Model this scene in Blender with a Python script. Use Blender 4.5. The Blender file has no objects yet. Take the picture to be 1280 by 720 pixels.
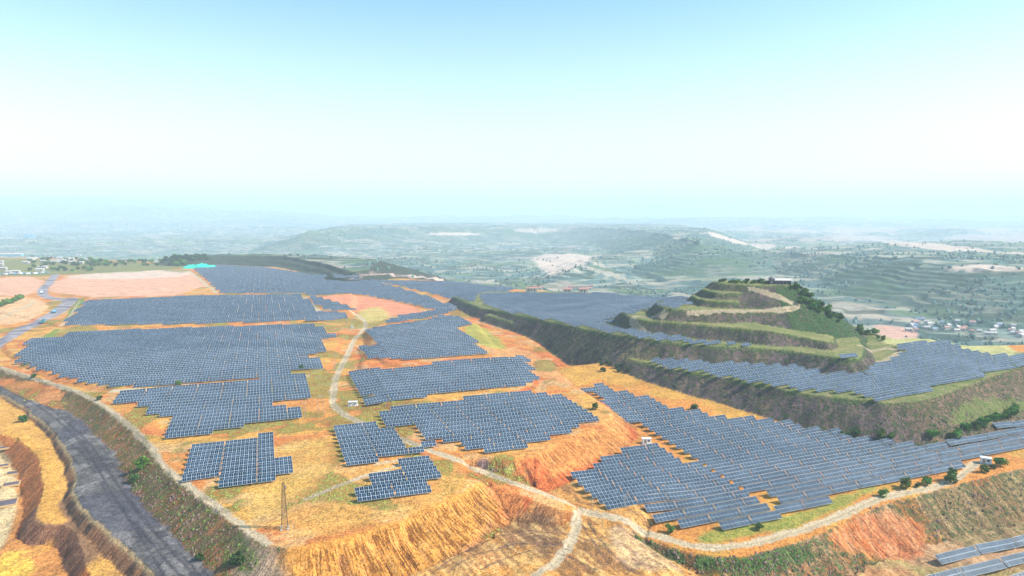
import bpy, bmesh, math, random
import numpy as np
from mathutils import Vector, Matrix
R = math.radians
random.seed(7); RNG = np.random.default_rng(7)
S = bpy.context.scene
COL = S.collection

# ------------------------------------------------------------------ camera
FPX, HZ, CAMZ = 853.33, 268.0, 125.0
PITCH = math.atan((360 - HZ) / FPX)
cam = bpy.data.cameras.new('camera'); cam.lens = 24.0; cam.sensor_width = 36.0
cam.clip_start = 1.0; cam.clip_end = 120000
co = bpy.data.objects.new('camera', cam); COL.objects.link(co)
co.location = (0, 0, CAMZ); co.rotation_euler = (R(90) - PITCH, 0, 0)
S.camera = co

# ------------------------------------------------------------------ light
SUN_AZ, SUN_EL = 98.0, 42.0          # azimuth clockwise from +Y (view direction)
w = bpy.data.worlds.new('World'); S.world = w; w.use_nodes = True
nt = w.node_tree; nt.nodes.clear()
sky = nt.nodes.new('ShaderNodeTexSky'); sky.sky_type = 'NISHITA'; sky.sun_disc = False
sky.sun_elevation = R(SUN_EL); sky.sun_rotation = R(SUN_AZ)
sky.altitude = 900; sky.air_density = 1.0; sky.dust_density = 2.2; sky.ozone_density = 1.0
bg = nt.nodes.new('ShaderNodeBackground'); bg.inputs[1].default_value = 0.15
ow = nt.nodes.new('ShaderNodeOutputWorld')
tint = nt.nodes.new('ShaderNodeMix'); tint.data_type = 'RGBA'; tint.blend_type = 'MULTIPLY'; tint.inputs[0].default_value = 1
tint.inputs[7].default_value = (.93, 1.14, 1.06, 1); nt.links.new(sky.outputs[0], tint.inputs[6])
tcw = nt.nodes.new('ShaderNodeTexCoord'); sxw = nt.nodes.new('ShaderNodeSeparateXYZ'); nt.links.new(tcw.outputs['Generated'], sxw.inputs[0])
mrw = nt.nodes.new('ShaderNodeMapRange'); nt.links.new(sxw.outputs[2], mrw.inputs[0])
for k_, v_ in ((1, 0.0), (2, .34), (3, .3), (4, 1.2)): mrw.inputs[k_].default_value = v_
hsw = nt.nodes.new('ShaderNodeHueSaturation'); nt.links.new(mrw.outputs[0], hsw.inputs['Saturation']); nt.links.new(tint.outputs[2], hsw.inputs['Color'])
nt.links.new(hsw.outputs[0], bg.inputs[0]); nt.links.new(bg.outputs[0], ow.inputs[0])
sl = bpy.data.lights.new('sun', 'SUN'); sl.energy = 4.6; sl.angle = R(0.5); sl.color = (1.0, 0.95, 0.87)
so = bpy.data.objects.new('sun', sl); COL.objects.link(so)
sd_ = Vector((math.sin(R(SUN_AZ)) * math.cos(R(SUN_EL)), math.cos(R(SUN_AZ)) * math.cos(R(SUN_EL)), math.sin(R(SUN_EL))))
so.rotation_euler = sd_.to_track_quat('Z', 'Y').to_euler(); so.location = (300, 0, 500)
S.view_settings.view_transform = 'Standard'; S.view_settings.look = 'None'
S.view_settings.exposure = 0.70; S.view_settings.gamma = 1.0
S.cycles.use_denoising = True
S.cycles.volume_bounces = 3; S.cycles.max_bounces = 5; S.cycles.diffuse_bounces = 2
S.cycles.use_adaptive_sampling = True; S.cycles.adaptive_threshold = 0.01

# ------------------------------------------------------------------ noise
def _hash(ix, iy, seed):
    h = (ix * 374761393 + iy * 668265263 + seed * 2147483647) & 0xFFFFFFFF
    h = ((h ^ (h >> 13)) * 1274126177) & 0xFFFFFFFF
    return ((h ^ (h >> 16)) & 0xFFFF) / 65535.0
def vnoise(x, y, seed=0):
    ix = np.floor(x).astype(np.int64); iy = np.floor(y).astype(np.int64)
    fx = x - ix; fy = y - iy
    fx = fx * fx * fx * (fx * (fx * 6 - 15) + 10); fy = fy * fy * fy * (fy * (fy * 6 - 15) + 10)
    a = _hash(ix, iy, seed); b = _hash(ix + 1, iy, seed); c = _hash(ix, iy + 1, seed); d = _hash(ix + 1, iy + 1, seed)
    return (a + (b - a) * fx) * (1 - fy) + (c + (d - c) * fx) * fy
def fbm(x, y, sc, octs=4, seed=0, gain=0.5):
    s = 0; a = 1; t = 0
    for o in range(octs):
        s = s + a * vnoise(x / sc + 17.3 * o, y / sc - 9.1 * o, seed + o); t += a; a *= gain; sc *= 0.47
    return s / t
def sstep(a, b, x):
    t = np.clip((x - a) / (b - a), 0, 1); return t * t * (3 - 2 * t)

# ------------------------------------------------------------------ pixel rays
def ray(px, py):
    cx = (px - 640) / FPX; cy = -(py - 360) / FPX
    return np.array([cx, math.cos(PITCH) + cy * math.sin(PITCH), -math.sin(PITCH) + cy * math.cos(PITCH)])
class Plane:
    def __init__(s, z, gx=0, gy=0, x0=0, y0=0, zmax=None): s.z, s.gx, s.gy, s.x0, s.y0, s.zmax = z, gx, gy, x0, y0, zmax
    def __call__(s, x, y):
        v = s.z + s.gx * (x - s.x0) + s.gy * (y - s.y0)
        return np.minimum(v, s.zmax) if s.zmax is not None else v + 0 * x
def unproj(px, py, pl):
    d = ray(px, py)
    t = (pl.z - pl.gx * pl.x0 - pl.gy * pl.y0 - CAMZ) / (d[2] - pl.gx * d[0] - pl.gy * d[1])
    if pl.zmax is not None and CAMZ + t * d[2] > pl.zmax: t = (pl.zmax - CAMZ) / d[2]
    return (t * d[0], t * d[1])
def W_(x, y): return ('w', x, y)
def poly(pl, pts): return np.array([(p[1], p[2]) if p[0] == 'w' else unproj(p[0], p[1], pl) for p in pts])

def seg_dist(X, Y, P, closed=True):
    """distance to a polyline, arc length of the nearest point, inside flag"""
    n = len(P); best = np.full(X.shape, 1e18); arc = np.zeros(X.shape); ins = np.zeros(X.shape, bool); acc = 0.0
    for i in range(n if closed else n - 1):
        ax, ay = P[i]; bx, by = P[(i + 1) % n]
        dx, dy = bx - ax, by - ay; L2 = dx * dx + dy * dy + 1e-9; L = math.sqrt(L2)
        t = np.clip(((X - ax) * dx + (Y - ay) * dy) / L2, 0, 1)
        d = (X - ax - t * dx) ** 2 + (Y - ay - t * dy) ** 2
        m = d < best; best = np.where(m, d, best); arc = np.where(m, acc + t * L, arc)
        if closed and abs(dy) > 1e-12:
            c = ((ay > Y) != (by > Y)) & (X < dx * (Y - ay) / dy + ax); ins ^= c
        acc += L
    return np.sqrt(best), arc, ins
def rnd_poly(P, it=2, closed=True):
    """Chaikin corner cutting"""
    for _ in range(it):
        Q = []
        n = len(P)
        if not closed: Q.append(P[0])
        for i in range(n if closed else n - 1):
            a = P[i]; b = P[(i + 1) % n]; Q += [a * .75 + b * .25, a * .25 + b * .75]
        if not closed: Q.append(P[-1])
        P = np.array(Q)
    return P

# ------------------------------------------------------------------ terrain grid
ys = [150.0]
while ys[-1] < 45000:
    y = ys[-1]
    ys.append(y + (max(0.9, y * 0.0030) if y < 1700 else y * 0.0042 if y < 5500 else y * 0.0085))
ys = np.array(ys); NJ = len(ys); NI = 1180
us = np.linspace(-1, 1, NI)
def Wd(y): return 135 + 0.99 * y
X = us[None, :] * Wd(ys)[:, None]; Y = np.repeat(ys[:, None], NI, 1)
def hgt(x, y):
    x = np.atleast_1d(np.asarray(x, float)); y = np.atleast_1d(np.asarray(y, float))
    j = np.clip(np.searchsorted(ys, y) - 1, 0, NJ - 2); ty = np.clip((y - ys[j]) / (ys[j + 1] - ys[j]), 0, 1)
    uu = np.clip((x / Wd(y) + 1) / 2 * (NI - 1), 0, NI - 1.001); i = uu.astype(int); tx = uu - i
    return (H[j, i] * (1 - tx) + H[j, i + 1] * tx) * (1 - ty) + (H[j + 1, i] * (1 - tx) + H[j + 1, i + 1] * tx) * ty

fb1 = fbm(X, Y, 900, 5, 3); fb2 = fbm(X, Y, 3200, 5, 11); fb3 = fbm(X, Y, 260, 4, 21)
far = sstep(700, 1000, Y)
H = np.where(X < -60, -21.0, -34.0) * (1 - far) - 80 * far
hv = (fb1 - 0.45) * 150 + (fb3 - .5) * 36
hv = hv * sstep(900, 1700, Y) * (0.55 + 0.45 * sstep(2500, 6000, Y))
H = H + hv
H = H + sstep(6500, 15000, Y) * ((fb2 - .4) * 260 + 55 + 340 * sstep(0.15, 0.62, -X / Y) * (0.5 + fb2))
H = np.minimum(H, 125 + Y * (0.002 + 0.024 * sstep(0.05, .55, -X / Y)) - 12 * sstep(4000, 9000, Y) * 1.0 - 6)
HB = H.copy(); OWN = np.zeros(H.shape, np.int16); SLOPE = np.zeros(H.shape, np.float32)   # SLOPE: metres down from the rim
ARC = np.zeros(H.shape, np.float32)
mid = 0
def mesa(name_id, pl, pts, slope=.65, rill=0.5, wl=3.0, reach=160, it=1, bench=None):
    global H
    P = poly(pl, pts)
    if it: P = rnd_poly(P, it)
    lo = P.min(0) - reach; hi = P.max(0) + reach
    j0, j1 = np.searchsorted(ys, [lo[1], hi[1]]); j0 = max(j0 - 1, 0); j1 = min(j1 + 1, NJ)
    xs, yy = X[j0:j1], Y[j0:j1]
    msk = (xs > lo[0]) & (xs < hi[0])
    x = xs[msk]; y = yy[msk]
    d, arc, ins = seg_dist(x, y, P)
    dn = d + (fbm(x, y, 14, 3, 50 + name_id) - .5) * min(6, 2 + reach * .02)
    dn = np.where(ins, -d, np.maximum(dn, 0))
    rl = (np.abs(vnoise(arc / wl, arc * 0 + name_id, 5) - .5) * 2) * .6 + (np.abs(vnoise(arc / (wl * 3.1), arc * 0 + 3 + name_id, 6) - .5) * 2) * .9
    rl2 = rl * rill * sstep(0, 7, d) * (~ins)
    h = pl(x, y) - slope * np.maximum(dn, 0) - rl2 - 0.25 * sstep(3, 0, d)
    # rounded rim
    cur = H[j0:j1][msk]
    up = h > cur
    Hn = np.where(up, h, cur)
    tmp = H[j0:j1]; tmp[msk] = Hn
    o = OWN[j0:j1]; oo = o[msk]; oo[up] = name_id; o[msk] = oo
    s = SLOPE[j0:j1]; ss = s[msk]; ss[up] = np.where(ins, 0, np.maximum(dn, 0))[up]; s[msk] = ss
    a = ARC[j0:j1]; aa = a[msk]; aa[up] = arc[up]; a[msk] = aa
    return P

plA = Plane(0); plR = Plane(-8.5, 0, .006, 0, 345, -5); plPath = Plane(-13, 0, .02, 0, 350)
plD = Plane(-12, 0, .053, 0, 350, -1.0); plRamp = Plane(-1, -.157, 0, -25, 0)
plB = Plane(8.5, .04, .022, 190, 430); plC = Plane(22, .075, 0, 100, 0, 22); plE = Plane(-12); plF = Plane(-28)
plL2 = Plane(33, -.14, 0, 205, 0, 33)
ID = dict(pit=0, F=1, E=2, path=3, R=4, D=5, ramp=6, A=7, B=8, C=9, L2=10, L3=11, L4=12, L5=13, top=14, K1=15, K2=16, K3=17, K4=18, up=19, K5=20)
# far tablelands
mesa(ID['K3'], Plane(26), [(365, 289), (430, 286), (500, 285), (640, 283), (740, 283), (800, 288), (850, 296), (885, 305), W_(1500, 5200), W_(1500, 8000), W_(-1500, 8200)], .32, 12, 90, 900)
mesa(ID['K5'], Plane(25), [W_(-1300, 4700), W_(-600, 5300), W_(300, 6600), W_(100, 8600), W_(-1900, 8200)], .2, 9, 90, 900)
mesa(ID['K4'], Plane(-27), [(700, 345), (745, 326), (790, 319), (860, 318), (905, 335), W_(1000, 2900), W_(500, 3100)], .2, 6, 40, 500)
mesa(ID['K2'], Plane(0), [(868, 319), (900, 312), (960, 311), (1060, 319), (1140, 332), (1280, 343), W_(1900, 1500), W_(3200, 2600), W_(2600, 3400), W_(1200, 2800)], .22, 6, 50, 600)
# near ground, lowest first
mesa(ID['F'], plF, [W_(20, 100), W_(900, 100), W_(900, 460), W_(20, 460)], .5, .3, 4, 60)
mesa(ID['E'], plE, [W_(-80, 120), (352, 726), (352, 700), W_(-90, 300), W_(0, 360), W_(70, 350), W_(90, 320), (775, 655), (805, 690), (860, 730), W_(60, 120)], .5, .5, 3, 60)
mesa(ID['path'], plPath, [(-90, 530), (0, 541), (30, 549), (50, 573), (56, 600), (50, 630), (42, 657), (90, 656), (102, 685), (120, 730), W_(-140, 160), W_(-140, 400), W_(-330, 560), W_(-600, 600)], .8, 1.0, 2.5, 80)
mesa(ID['R'], plR, [(-90, 470), (0, 490), (30, 505), (62, 532), (88, 562), (98, 600), (92, 618), (118, 646), (160, 682), (212, 735), W_(-110, 150), W_(-60, 180), W_(-60, 340), W_(-250, 620), W_(-900, 660)], .9, 1.1, 3, 60)
mesa(ID['D'], plD, [(600, 604), (660, 616), (720, 637), (765, 652), (830, 682), (880, 697), (940, 692), (1010, 673), (1060, 648), (1100, 628), (1150, 616), (1200, 603), (1280, 583), (1450, 548), W_(900, 700), W_(-20, 600)], .62, 2.4, 4, 70)
mesa(ID['ramp'], plRamp, [(585, 580), (610, 586), (660, 604), (720, 630), (715, 640), (655, 618), (600, 596)], .5, .1, 3, 40)
Apts = [(-150, 430), (-40, 449), (0, 457), (60, 475), (120, 498), (160, 527), (192, 558), (203, 583), (245, 617), (300, 658), (345, 687), (420, 676), (520, 643), (585, 610), (606, 597),
        (572, 574), (600, 571), (645, 573), (690, 558), (745, 533), (772, 520), (748, 500), (715, 480), (690, 460), (690, 440), (640, 410), (600, 392), W_(60, 1000), (690, 362), (640, 362), (560, 352), (480, 346), (450, 343), (380, 335), (230, 329), (120, 324), (0, 321),
        W_(-1900, 1900), W_(-2000, 900)]
mesa(ID['A'], plA, Apts, .54, 1.1, 2.2, 90)
mesa(ID['K1'], Plane(19), [(238, 322), (262, 319), (300, 318), (350, 319), (385, 324), (420, 331), (452, 341), W_(-330, 1750), W_(-700, 1900), W_(-900, 1800)], .3, 3, 20, 120)
mesa(ID['B'], plB, [(598, 390), (640, 402), (700, 420), (765, 438), (790, 449), (820, 457), (880, 468), (950, 481), (1000, 490), (1060, 498), (1120, 504), (1160, 499), (1200, 485), (1240, 470), (1280, 456), (1420, 440), (1420, 432), (1280, 443), (1200, 430), (1150, 421), (1110, 424), W_(330, 720), W_(150, 760), W_(60, 820)], .70, 1.0, 6, 90)
mesa(ID['C'], plC, [(594, 383), (620, 387), (660, 396), (700, 404), (760, 416), (820, 426), (880, 432), (940, 434), (1000, 439), (1040, 446), (1070, 449), (1078, 444), W_(290, 560), W_(298, 610), W_(280, 670), W_(250, 760), (872, 379), (700, 364), (625, 364), (560, 367)], .86, 1.0, 6, 80)
mesa(ID['L2'], plL2, [(788, 396), (812, 401), (860, 405), (900, 408), (960, 413), (1010, 421), (1042, 429), W_(272, 570), W_(283, 620), W_(255, 690), W_(150, 700), W_(106, 665)], 1.0, .8, 5, 60)
mesa(ID['L3'], Plane(43), [(826, 385), (845, 387), (900, 388), (960, 388), (992, 386), (1007, 380), W_(265, 650), W_(240, 680), W_(180, 680), W_(138, 655)], 1.0, .8, 5, 60)
mesa(ID['L4'], Plane(49), [(874, 374), (905, 377), (926, 376), W_(205, 625), W_(200, 660), W_(170, 655)], 1.1, .7, 4, 40)
mesa(ID['L5'], Plane(55.5), [(890, 365), (915, 366), (935, 365), W_(205, 630), W_(200, 655), W_(180, 650)], 1.1, .7, 4, 40)
mesa(ID['top'], Plane(62), [(903, 354), (925, 355), (950, 356), (975, 356), (1000, 355.5), W_(250, 650), W_(190, 655)], .72, 1, 4, 60)
# smaller terraces between the panel blocks of the main plateau
pl2 = Plane(2.0); pl4 = Plane(4.0)
mesa(ID['up'], pl2, [(20, 410), (0, 430), (60, 468), (140, 487), (250, 483), (395, 468), (412, 455), (425, 420), (440, 385), W_(-260, 1100), W_(-900, 1200), W_(-1100, 900)], .35, .3, 3, 30)
mesa(ID['up'], pl4, [(78, 409), (200, 407), (320, 403), (430, 398), (440, 380), W_(-260, 1100), W_(-900, 1200), W_(-800, 950), (60, 400)], .5, .3, 3, 30)
mesa(ID['up'], pl2, [(478, 512), (560, 500), (640, 489), (672, 480), (660, 455), (600, 420), W_(-40, 760), (470, 420), (445, 470)], .5, .4, 3, 30)
mesa(ID['up'], pl4, [(470, 453), (530, 457), (600, 450), (628, 446), (600, 415), (590, 400), W_(-60, 800), (460, 400)], .5, .4, 3, 30)

# farmed loess terraces step down every valley flank and tableland
VAL = np.isin(OWN, [0, ID['K2'], ID['K3'], ID['K4'], ID['K5'], ID['K1']]) & (Y > 640)
kk = VAL & (OWN != 0) & (OWN != ID['K1'])
H += kk * ((fb1 - .5) * 22 + (fb3 - .5) * 22) * sstep(0, 40, H - HB)
st = 9.0; vw = VAL * sstep(700, 950, Y)
q = H / st + (fb3 - .5) * 1.6 + (fbm(X, Y, 110, 3, 151) - .5) * 1.3; fq = q - np.floor(q)
H = H + vw * ((np.floor(q) + sstep(0.5, 1.0, fq)) - q) * st * .9
TREAD = sstep(.42, .55, fq)
near = sstep(1500, 900, Y)
H += (fbm(X, Y, 80, 3, 31) - .5) * 1.5 * near * (1 - .6 * (OWN == ID['R'])) + (fbm(X, Y, 7, 3, 33) - .5) * .5 * sstep(800, 500, Y)
# tumbled spoil south of the ribbed bank and on the pit side
rough = ((OWN == ID['E']) | (OWN == 0) | (OWN == ID['F'])) & (Y < 460)
H += rough * (fbm(X, Y, 16, 4, 35) - .5) * 5.0
# erosion rills down the ribbed bank
RB = (OWN == ID['A']) & (SLOPE > .3) & (X > -75) & (X < 12) & (Y < 345)
rbn = np.abs(vnoise(ARC / 2.3, ARC * 0, 141) - .5) * 2; rbn2 = np.abs(vnoise(ARC / 5.3, ARC * 0 + 9, 142) - .5) * 2
H -= RB * (1.9 * (1 - rbn) ** 2 * (.4 + .9 * vnoise(X / 9, Y / 9, 143)) + 1.2 * (1 - rbn2) ** 2) * sstep(.5, 6, SLOPE)
rd = (OWN == ID['R']) & (SLOPE < .1)
gy_, gx_ = np.gradient(H, axis=0) / np.gradient(Y, axis=0), np.gradient(H, axis=1) / np.gradient(X, axis=1)
GRAD = np.sqrt(gx_ ** 2 + gy_ ** 2)

def at(px, py, dz=0.0):
    """world point where the photo ray meets the ground"""
    d = ray(px, py); t = np.concatenate([np.arange(180, 2500, 1.0), np.arange(2500, 44000, 12.0)])
    x = t * d[0] / d[1]; y = t; z = CAMZ + t * d[2] / d[1]
    h = hgt(x, y) + dz; k = np.argmax(z < h)
    if not (z < h).any(): k = len(t) - 1
    if k > 0:
        a0 = z[k - 1] - h[k - 1]; a1 = z[k] - h[k]; f = a0 / (a0 - a1 + 1e-9)
        return np.array([x[k - 1] + f * (x[k] - x[k - 1]), y[k - 1] + f * (y[k] - y[k - 1])])
    return np.array([x[k], y[k]])
def P3(px, py):
    p = at(px, py); return Vector((p[0], p[1], float(hgt(p[0], p[1])[0])))
def atp(pts): return np.array([at(*p) if p[0] != 'w' else np.array(p[1:]) for p in pts])

# ------------------------------------------------------------------ ground colours (soil and plants, with some shade and haze painted in)
ORANGE = np.array([.58, .225, .05]); YEL = np.array([.57, .315, .06]); RED = np.array([.52, .12, .035]); TAN = np.array([.56, .36, .17])
PALE = np.array([.62, .50, .36]); GREY = np.array([.25, .22, .22]); PURP = np.array([.19, .115, .125]); DKGR = np.array([.055, .085, .028])
GREEN = np.array([.17, .26, .035]); LGREEN = np.array([.36, .36, .07]); PINK = np.array([.66, .34, .21])
def streak(ang, a, b_, seed):
    ca, sa = math.cos(ang), math.sin(ang); return fbm((X * ca + Y * sa) / a, (-X * sa + Y * ca) / b_, 1.0, 3, seed)
C = np.zeros(H.shape + (3,)); VEG = np.zeros(H.shape); VC = np.zeros(H.shape + (3,)); VC[:] = DKGR
def mixc(mask, c, amt=1.0):
    m = np.clip(mask * amt, 0, 1)[..., None]; C[:] = C * (1 - m) + np.asarray(c) * m
n1 = fbm(X, Y, 38, 4, 61); n2 = fbm(X, Y, 90, 3, 67); n3 = fbm(X, Y, 10, 4, 71); nf = fbm(X, Y, 180, 4, 75); nf2 = fbm(X, Y, 600, 4, 79)
# stretched noise: strips along slopes
on = SLOPE > .3
C[:] = ORANGE
A_ = np.isin(OWN, [ID['A'], ID['up'], ID['ramp']])
mixc(A_ * sstep(.48, .62, n1), YEL, .65); mixc(A_ * sstep(.50, .60, fbm(X, Y * 1.5, 24, 4, 171)), RED, .7); mixc(A_ * sstep(.58, .66, fbm(X, Y, 17, 4, 173)), TAN, .6); mixc(A_ * sstep(.58, .7, n2), [.6, .29, .07], .5)
VEG[A_] = (.08 + .50 * sstep(.50, .64, fbm(X, Y, 33, 4, 175)))[A_]; VC[A_] = LGREEN * .8
m = A_ & on; mixc(m, [.50, .17, .045], .7); mixc(m * (X > 5) * sstep(.5, .62, vnoise(ARC / 1.6, ARC * 0, 221)), [.26, .085, .03], .6); mixc(m * (X > 5) * sstep(.5, .6, vnoise(ARC / 13, ARC * 0, 223)), [.56, .115, .03], .8)
# valley: farmed terraces, green and pale soil, blued and paled as painted haze
V_ = np.isin(OWN, [0, ID['K2'], ID['K3'], ID['K4'], ID['K5'], ID['K1']]) & (Y > 640)
mixc(V_, [.19, .26, .22]); mixc(V_ * sstep(.50, .62, nf), [.30, .25, .17], .8); mixc(V_ * sstep(.5, .42, nf2) * sstep(.55, .45, nf), [.05, .10, .05], .8)
mixc(V_ * sstep(.60, .68, fbm(X, Y, 420, 4, 85)), [.52, .40, .30], .8)
nst = fbm(X, Y, 120, 4, 87)
mixc(V_ * (1 - TREAD) * sstep(.40, .58, nst), [.42, .40, .30], .85); mixc(V_ * TREAD, [.08, .15, .15], .8)
for k_, (sc_, sd_n, c_) in enumerate([(60, 161, [.50, .40, .30]), (45, 162, [.03, .055, .03]), (75, 163, [.13, .20, .08])]):
    nn = fbm(X / 2.2, Y, sc_, 3, sd_n); mixc(V_ * sstep(.60, .66, nn), c_, .75)
VEG[V_] = .4; VC[V_] = (.04, .075, .03)
m = (OWN == ID['K3']) | (OWN == ID['K5']) | (OWN == ID['K2']); mixc(m & on & (Y > 900), [.05, .10, .055], .55)
m = (OWN == ID['K1']) & on; mixc(m, [.08, .055, .07], .9); VEG[m] = .6  # shaded face of the far ridge, its shade painted as dark purple
# plains behind the right tableland
mixc((Y > 3600) & (X > .25 * Y) & (Y < 9000) & (nf2 > .45) & (OWN == 0), [.62, .42, .33], .7)
# D field
D_ = OWN == ID['D']; mixc(D_ * sstep(.5, .62, n1), YEL, .7); VEG[D_] = .3; VC[D_] = LGREEN * .7
m = D_ & on; mixc(m * sstep(.5, .62, vnoise(ARC / 9, ARC * 0, 225)), [.54, .17, .05], .8); mixc(m * sstep(.6, .7, vnoise(ARC / 14, ARC * 0, 227)), [.60, .40, .20], .8); mixc(m * sstep(.52, .62, vnoise(ARC / 1.8, ARC * 0, 229)), [.24, .10, .05], .45); mixc(m * sstep(.40, .55, vnoise(ARC / 22, ARC * 0, 91)), [.36, .25, .11], .8); VEG[m] = .55; VC[m] = DKGR * 1.4
# terraces of the right hill
for k in ('B', 'C', 'L2', 'L3', 'L4', 'L5', 'top'):
    m = OWN == ID[k]; mixc(m, [.27, .26, .10]); mixc(m * sstep(.5, .6, n3), [.40, .31, .14], .7); VEG[m] = .5; VC[m] = GREEN * .8
    m2 = m & on; mixc(m2, PURP * 1.4); mixc(m2 * sstep(.45, .62, n3), [.26, .17, .12], .5); mixc(m2 * sstep(.8, .95, vnoise(ARC / 6, ARC * 0, 93)), [.40, .26, .16], .7)
    mixc(m2 * sstep(.50, .60, n2) , [.075, .10, .045], .6); mixc(m2 * sstep(.5, .6, fbm(X, Y, 9, 3, 181)), [.06, .045, .06], .75); mixc(m2 * sstep(.56, .66, fbm(X, Y, 7, 3, 185)), [.34, .22, .17], .5); VEG[m2] = .56; VC[m2] = DKGR * .9
    rim = m2 & (SLOPE < 4); mixc(rim * sstep(4, .8, SLOPE + (n3 - .5) * 5), [.13, .20, .045], .9)
rb = (OWN == ID['B']) & on & (X > 225); mixc(rb * sstep(225, 250, X), [.33, .20, .12], .75)
hr = np.isin(OWN, [ID[k] for k in ('L2', 'L3', 'top', 'C')]) & on & (X > 235) & (Y > 545) & (Y < 700)
mixc(hr, [.11, .15, .05], .7); mixc(hr * sstep(.52, .6, fbm(X, Y, 14, 3, 187)), [.30, .20, .14], .6); VEG[hr] = .7; VC[hr] = (.03, .08, .018)
# left bank, coal road, bench road, pit
R_ = OWN == ID['R']; mixc(R_ & ~on, [.115, .103, .10]); mixc((R_ & ~on) * sstep(.54, .62, streak(R(-50), 26, 2.0, 201)), [.05, .045, .055], .7); mixc((R_ & ~on) * sstep(.5, .64, n3), [.22, .195, .185], .7); mixc((R_ & ~on) * sstep(.55, .68, n1), [.075, .07, .09], .7)
VEG[R_] = 0
m = R_ & on; mixc(m, [.34, .15, .07]); mixc(m * sstep(.45, .6, vnoise(ARC / 5, ARC * 0, 95)), [.09, .06, .05], .8); mixc(m * sstep(2.5, .5, SLOPE), [.62, .42, .2], .9); VEG[m] = .25
p_ = OWN == ID['path']; mixc(p_ & ~on, [.62, .31, .07]); m = p_ & on; mixc(m, [.50, .155, .04]); VEG[p_] = .05
m = p_ & (Y < 345); mixc(m * sstep(.45, .6, n1), [.18, .09, .06], .8); VEG[m] = .2
Lb = (OWN == ID['A']) & on & (X < -80) & (Y < 640); mixc(Lb, [.36, .17, .075]); mixc(Lb * sstep(.46, .58, n1), [.20, .12, .07], .8); mixc(Lb * sstep(.5,.6,fbm(X, Y, 12, 3, 183)), [.50, .17, .05], .5); VEG[Lb] = .53; VC[Lb] = (.10, .14, .03)
E_ = (OWN == ID['E']) | ((OWN == ID['F']) & (X < 150)); mixc(E_, [.58, .25, .055]); mixc(E_ * sstep(.55, .7, n3), [.60, .36, .12], .5); mixc(E_ * sstep(.64, .74, n1) , [.18, .09, .05], .5)
VEG[E_] = .03
F_ = (OWN == ID['F']) & (X >= 90); mixc(F_, [.46, .26, .13]); mixc(F_ * sstep(.5, .62, n1), [.30, .26, .07], .7); VEG[F_] = .3; VC[F_] = GREEN * .7
m = (OWN == 0) & (Y < 640); mixc(m, [.52, .21, .055]); VEG[m] = .02

def patch(pts, col=None, soft=2.0, amt=1.0, veg=None, vc=None, wob=3.0, only=None):
    P = rnd_poly(atp(pts), 1)
    lo = P.min(0) - 20; hi = P.max(0) + 20
    j0, j1 = np.searchsorted(ys, [lo[1], hi[1]]); j0 = max(j0 - 1, 0)
    x, y = X[j0:j1], Y[j0:j1]; d, a, ins = seg_dist(x, y, P)
    s = np.where(ins, -d, d) + (fbm(x, y, 9, 3, 97) - .5) * wob * 2
    m = sstep(soft, -soft, s) * amt
    if only is not None: m = m * only[j0:j1]
    mm = m[..., None]
    if col is not None: C[j0:j1] = C[j0:j1] * (1 - mm) + np.asarray(col) * mm
    if veg is not None: VEG[j0:j1] = VEG[j0:j1] * (1 - m) + veg * m
    if vc is not None: VC[j0:j1] = VC[j0:j1] * (1 - mm) + np.asarray(vc) * mm
# bare fields on the far left, red clearing, green verges
patch([(-30, 322), (120, 325), (230, 330), (232, 336), (60, 345), (-30, 345)], [.16, .17, .10], 6, .9, veg=.6, wob=12)
patch([(62, 347), (235, 336), (270, 368), (60, 373)], PINK, 4, veg=.02); patch([(66, 347), (120, 341), (235, 336), (242, 345), (150, 350)], [.62, .47, .36], 4, .8)
patch([(-20, 348), (56, 345), (46, 371), (-20, 369)], PINK, 4, veg=.02)
patch([(-20, 372), (40, 371), (62, 380), (52, 396), (0, 408), (-30, 400)], [.66, .38, .19], 3, veg=.02)
patch([(395, 371), (440, 368), (470, 371), (535, 388), (510, 393), (480, 396), (455, 390), (430, 380)], [.66, .24, .12], 3, veg=.03)
patch([(440, 392), (470, 381), (488, 392), (478, 402), (455, 404)], [.52, .42, .12], 4, .8, veg=.3)
patch([(96, 374), (110, 374), (88, 395), (78, 402), (92, 382)], GREEN, 2, veg=.6, vc=GREEN)
patch([(40, 428), (72, 410), (76, 414), (45, 440), (20, 446)], LGREEN, 3, veg=.6, vc=GREEN)
patch([(575, 412), (600, 405), (634, 432), (622, 438), (600, 432)], LGREEN, 3, .8, veg=.4)
patch([(600, 445), (650, 430), (715, 478), (700, 480), (660, 462)], [.62, .28, .10], 3, .8)
patch([(645, 571), (690, 555), (745, 532), (800, 545), (760, 568), (690, 600), (650, 596)], [.60, .235, .06], 2, .8, veg=.02)
patch([(648, 583), (668, 574), (684, 588), (682, 600), (655, 596)], [.62, .13, .035], 1.5, .9)
patch([(598, 578), (614, 574), (620, 592), (604, 588)], [.16, .12, .15], 1.5, .8)
patch([(345, 690), (420, 676), (520, 643), (585, 610), (600, 600), (632, 640), (560, 700), (520, 716), (450, 740), (330, 740)], [.59, .25, .045], 2, .9, veg=.01)
patch([(300, 660), (345, 690), (365, 740), (280, 740)], [.30, .22, .16], 3, .8, veg=.25)
patch([(300, 668), (330, 690), (310, 725), (275, 700)], [.20, .20, .07], 3, .7, veg=.6, vc=GREEN * .6)
patch([(610, 660), (660, 640), (700, 655), (705, 680), (640, 680)], [.14, .085, .06], 2, .6, wob=5)
patch([(560, 690), (620, 672), (640, 700), (600, 720), (540, 715)], [.30, .15, .07], 2, .5, wob=6)
patch([(765, 655), (800, 672), (835, 700), (860, 720), (800, 720), (760, 680)], [.50, .36, .24], 2, .6, wob=3)
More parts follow.
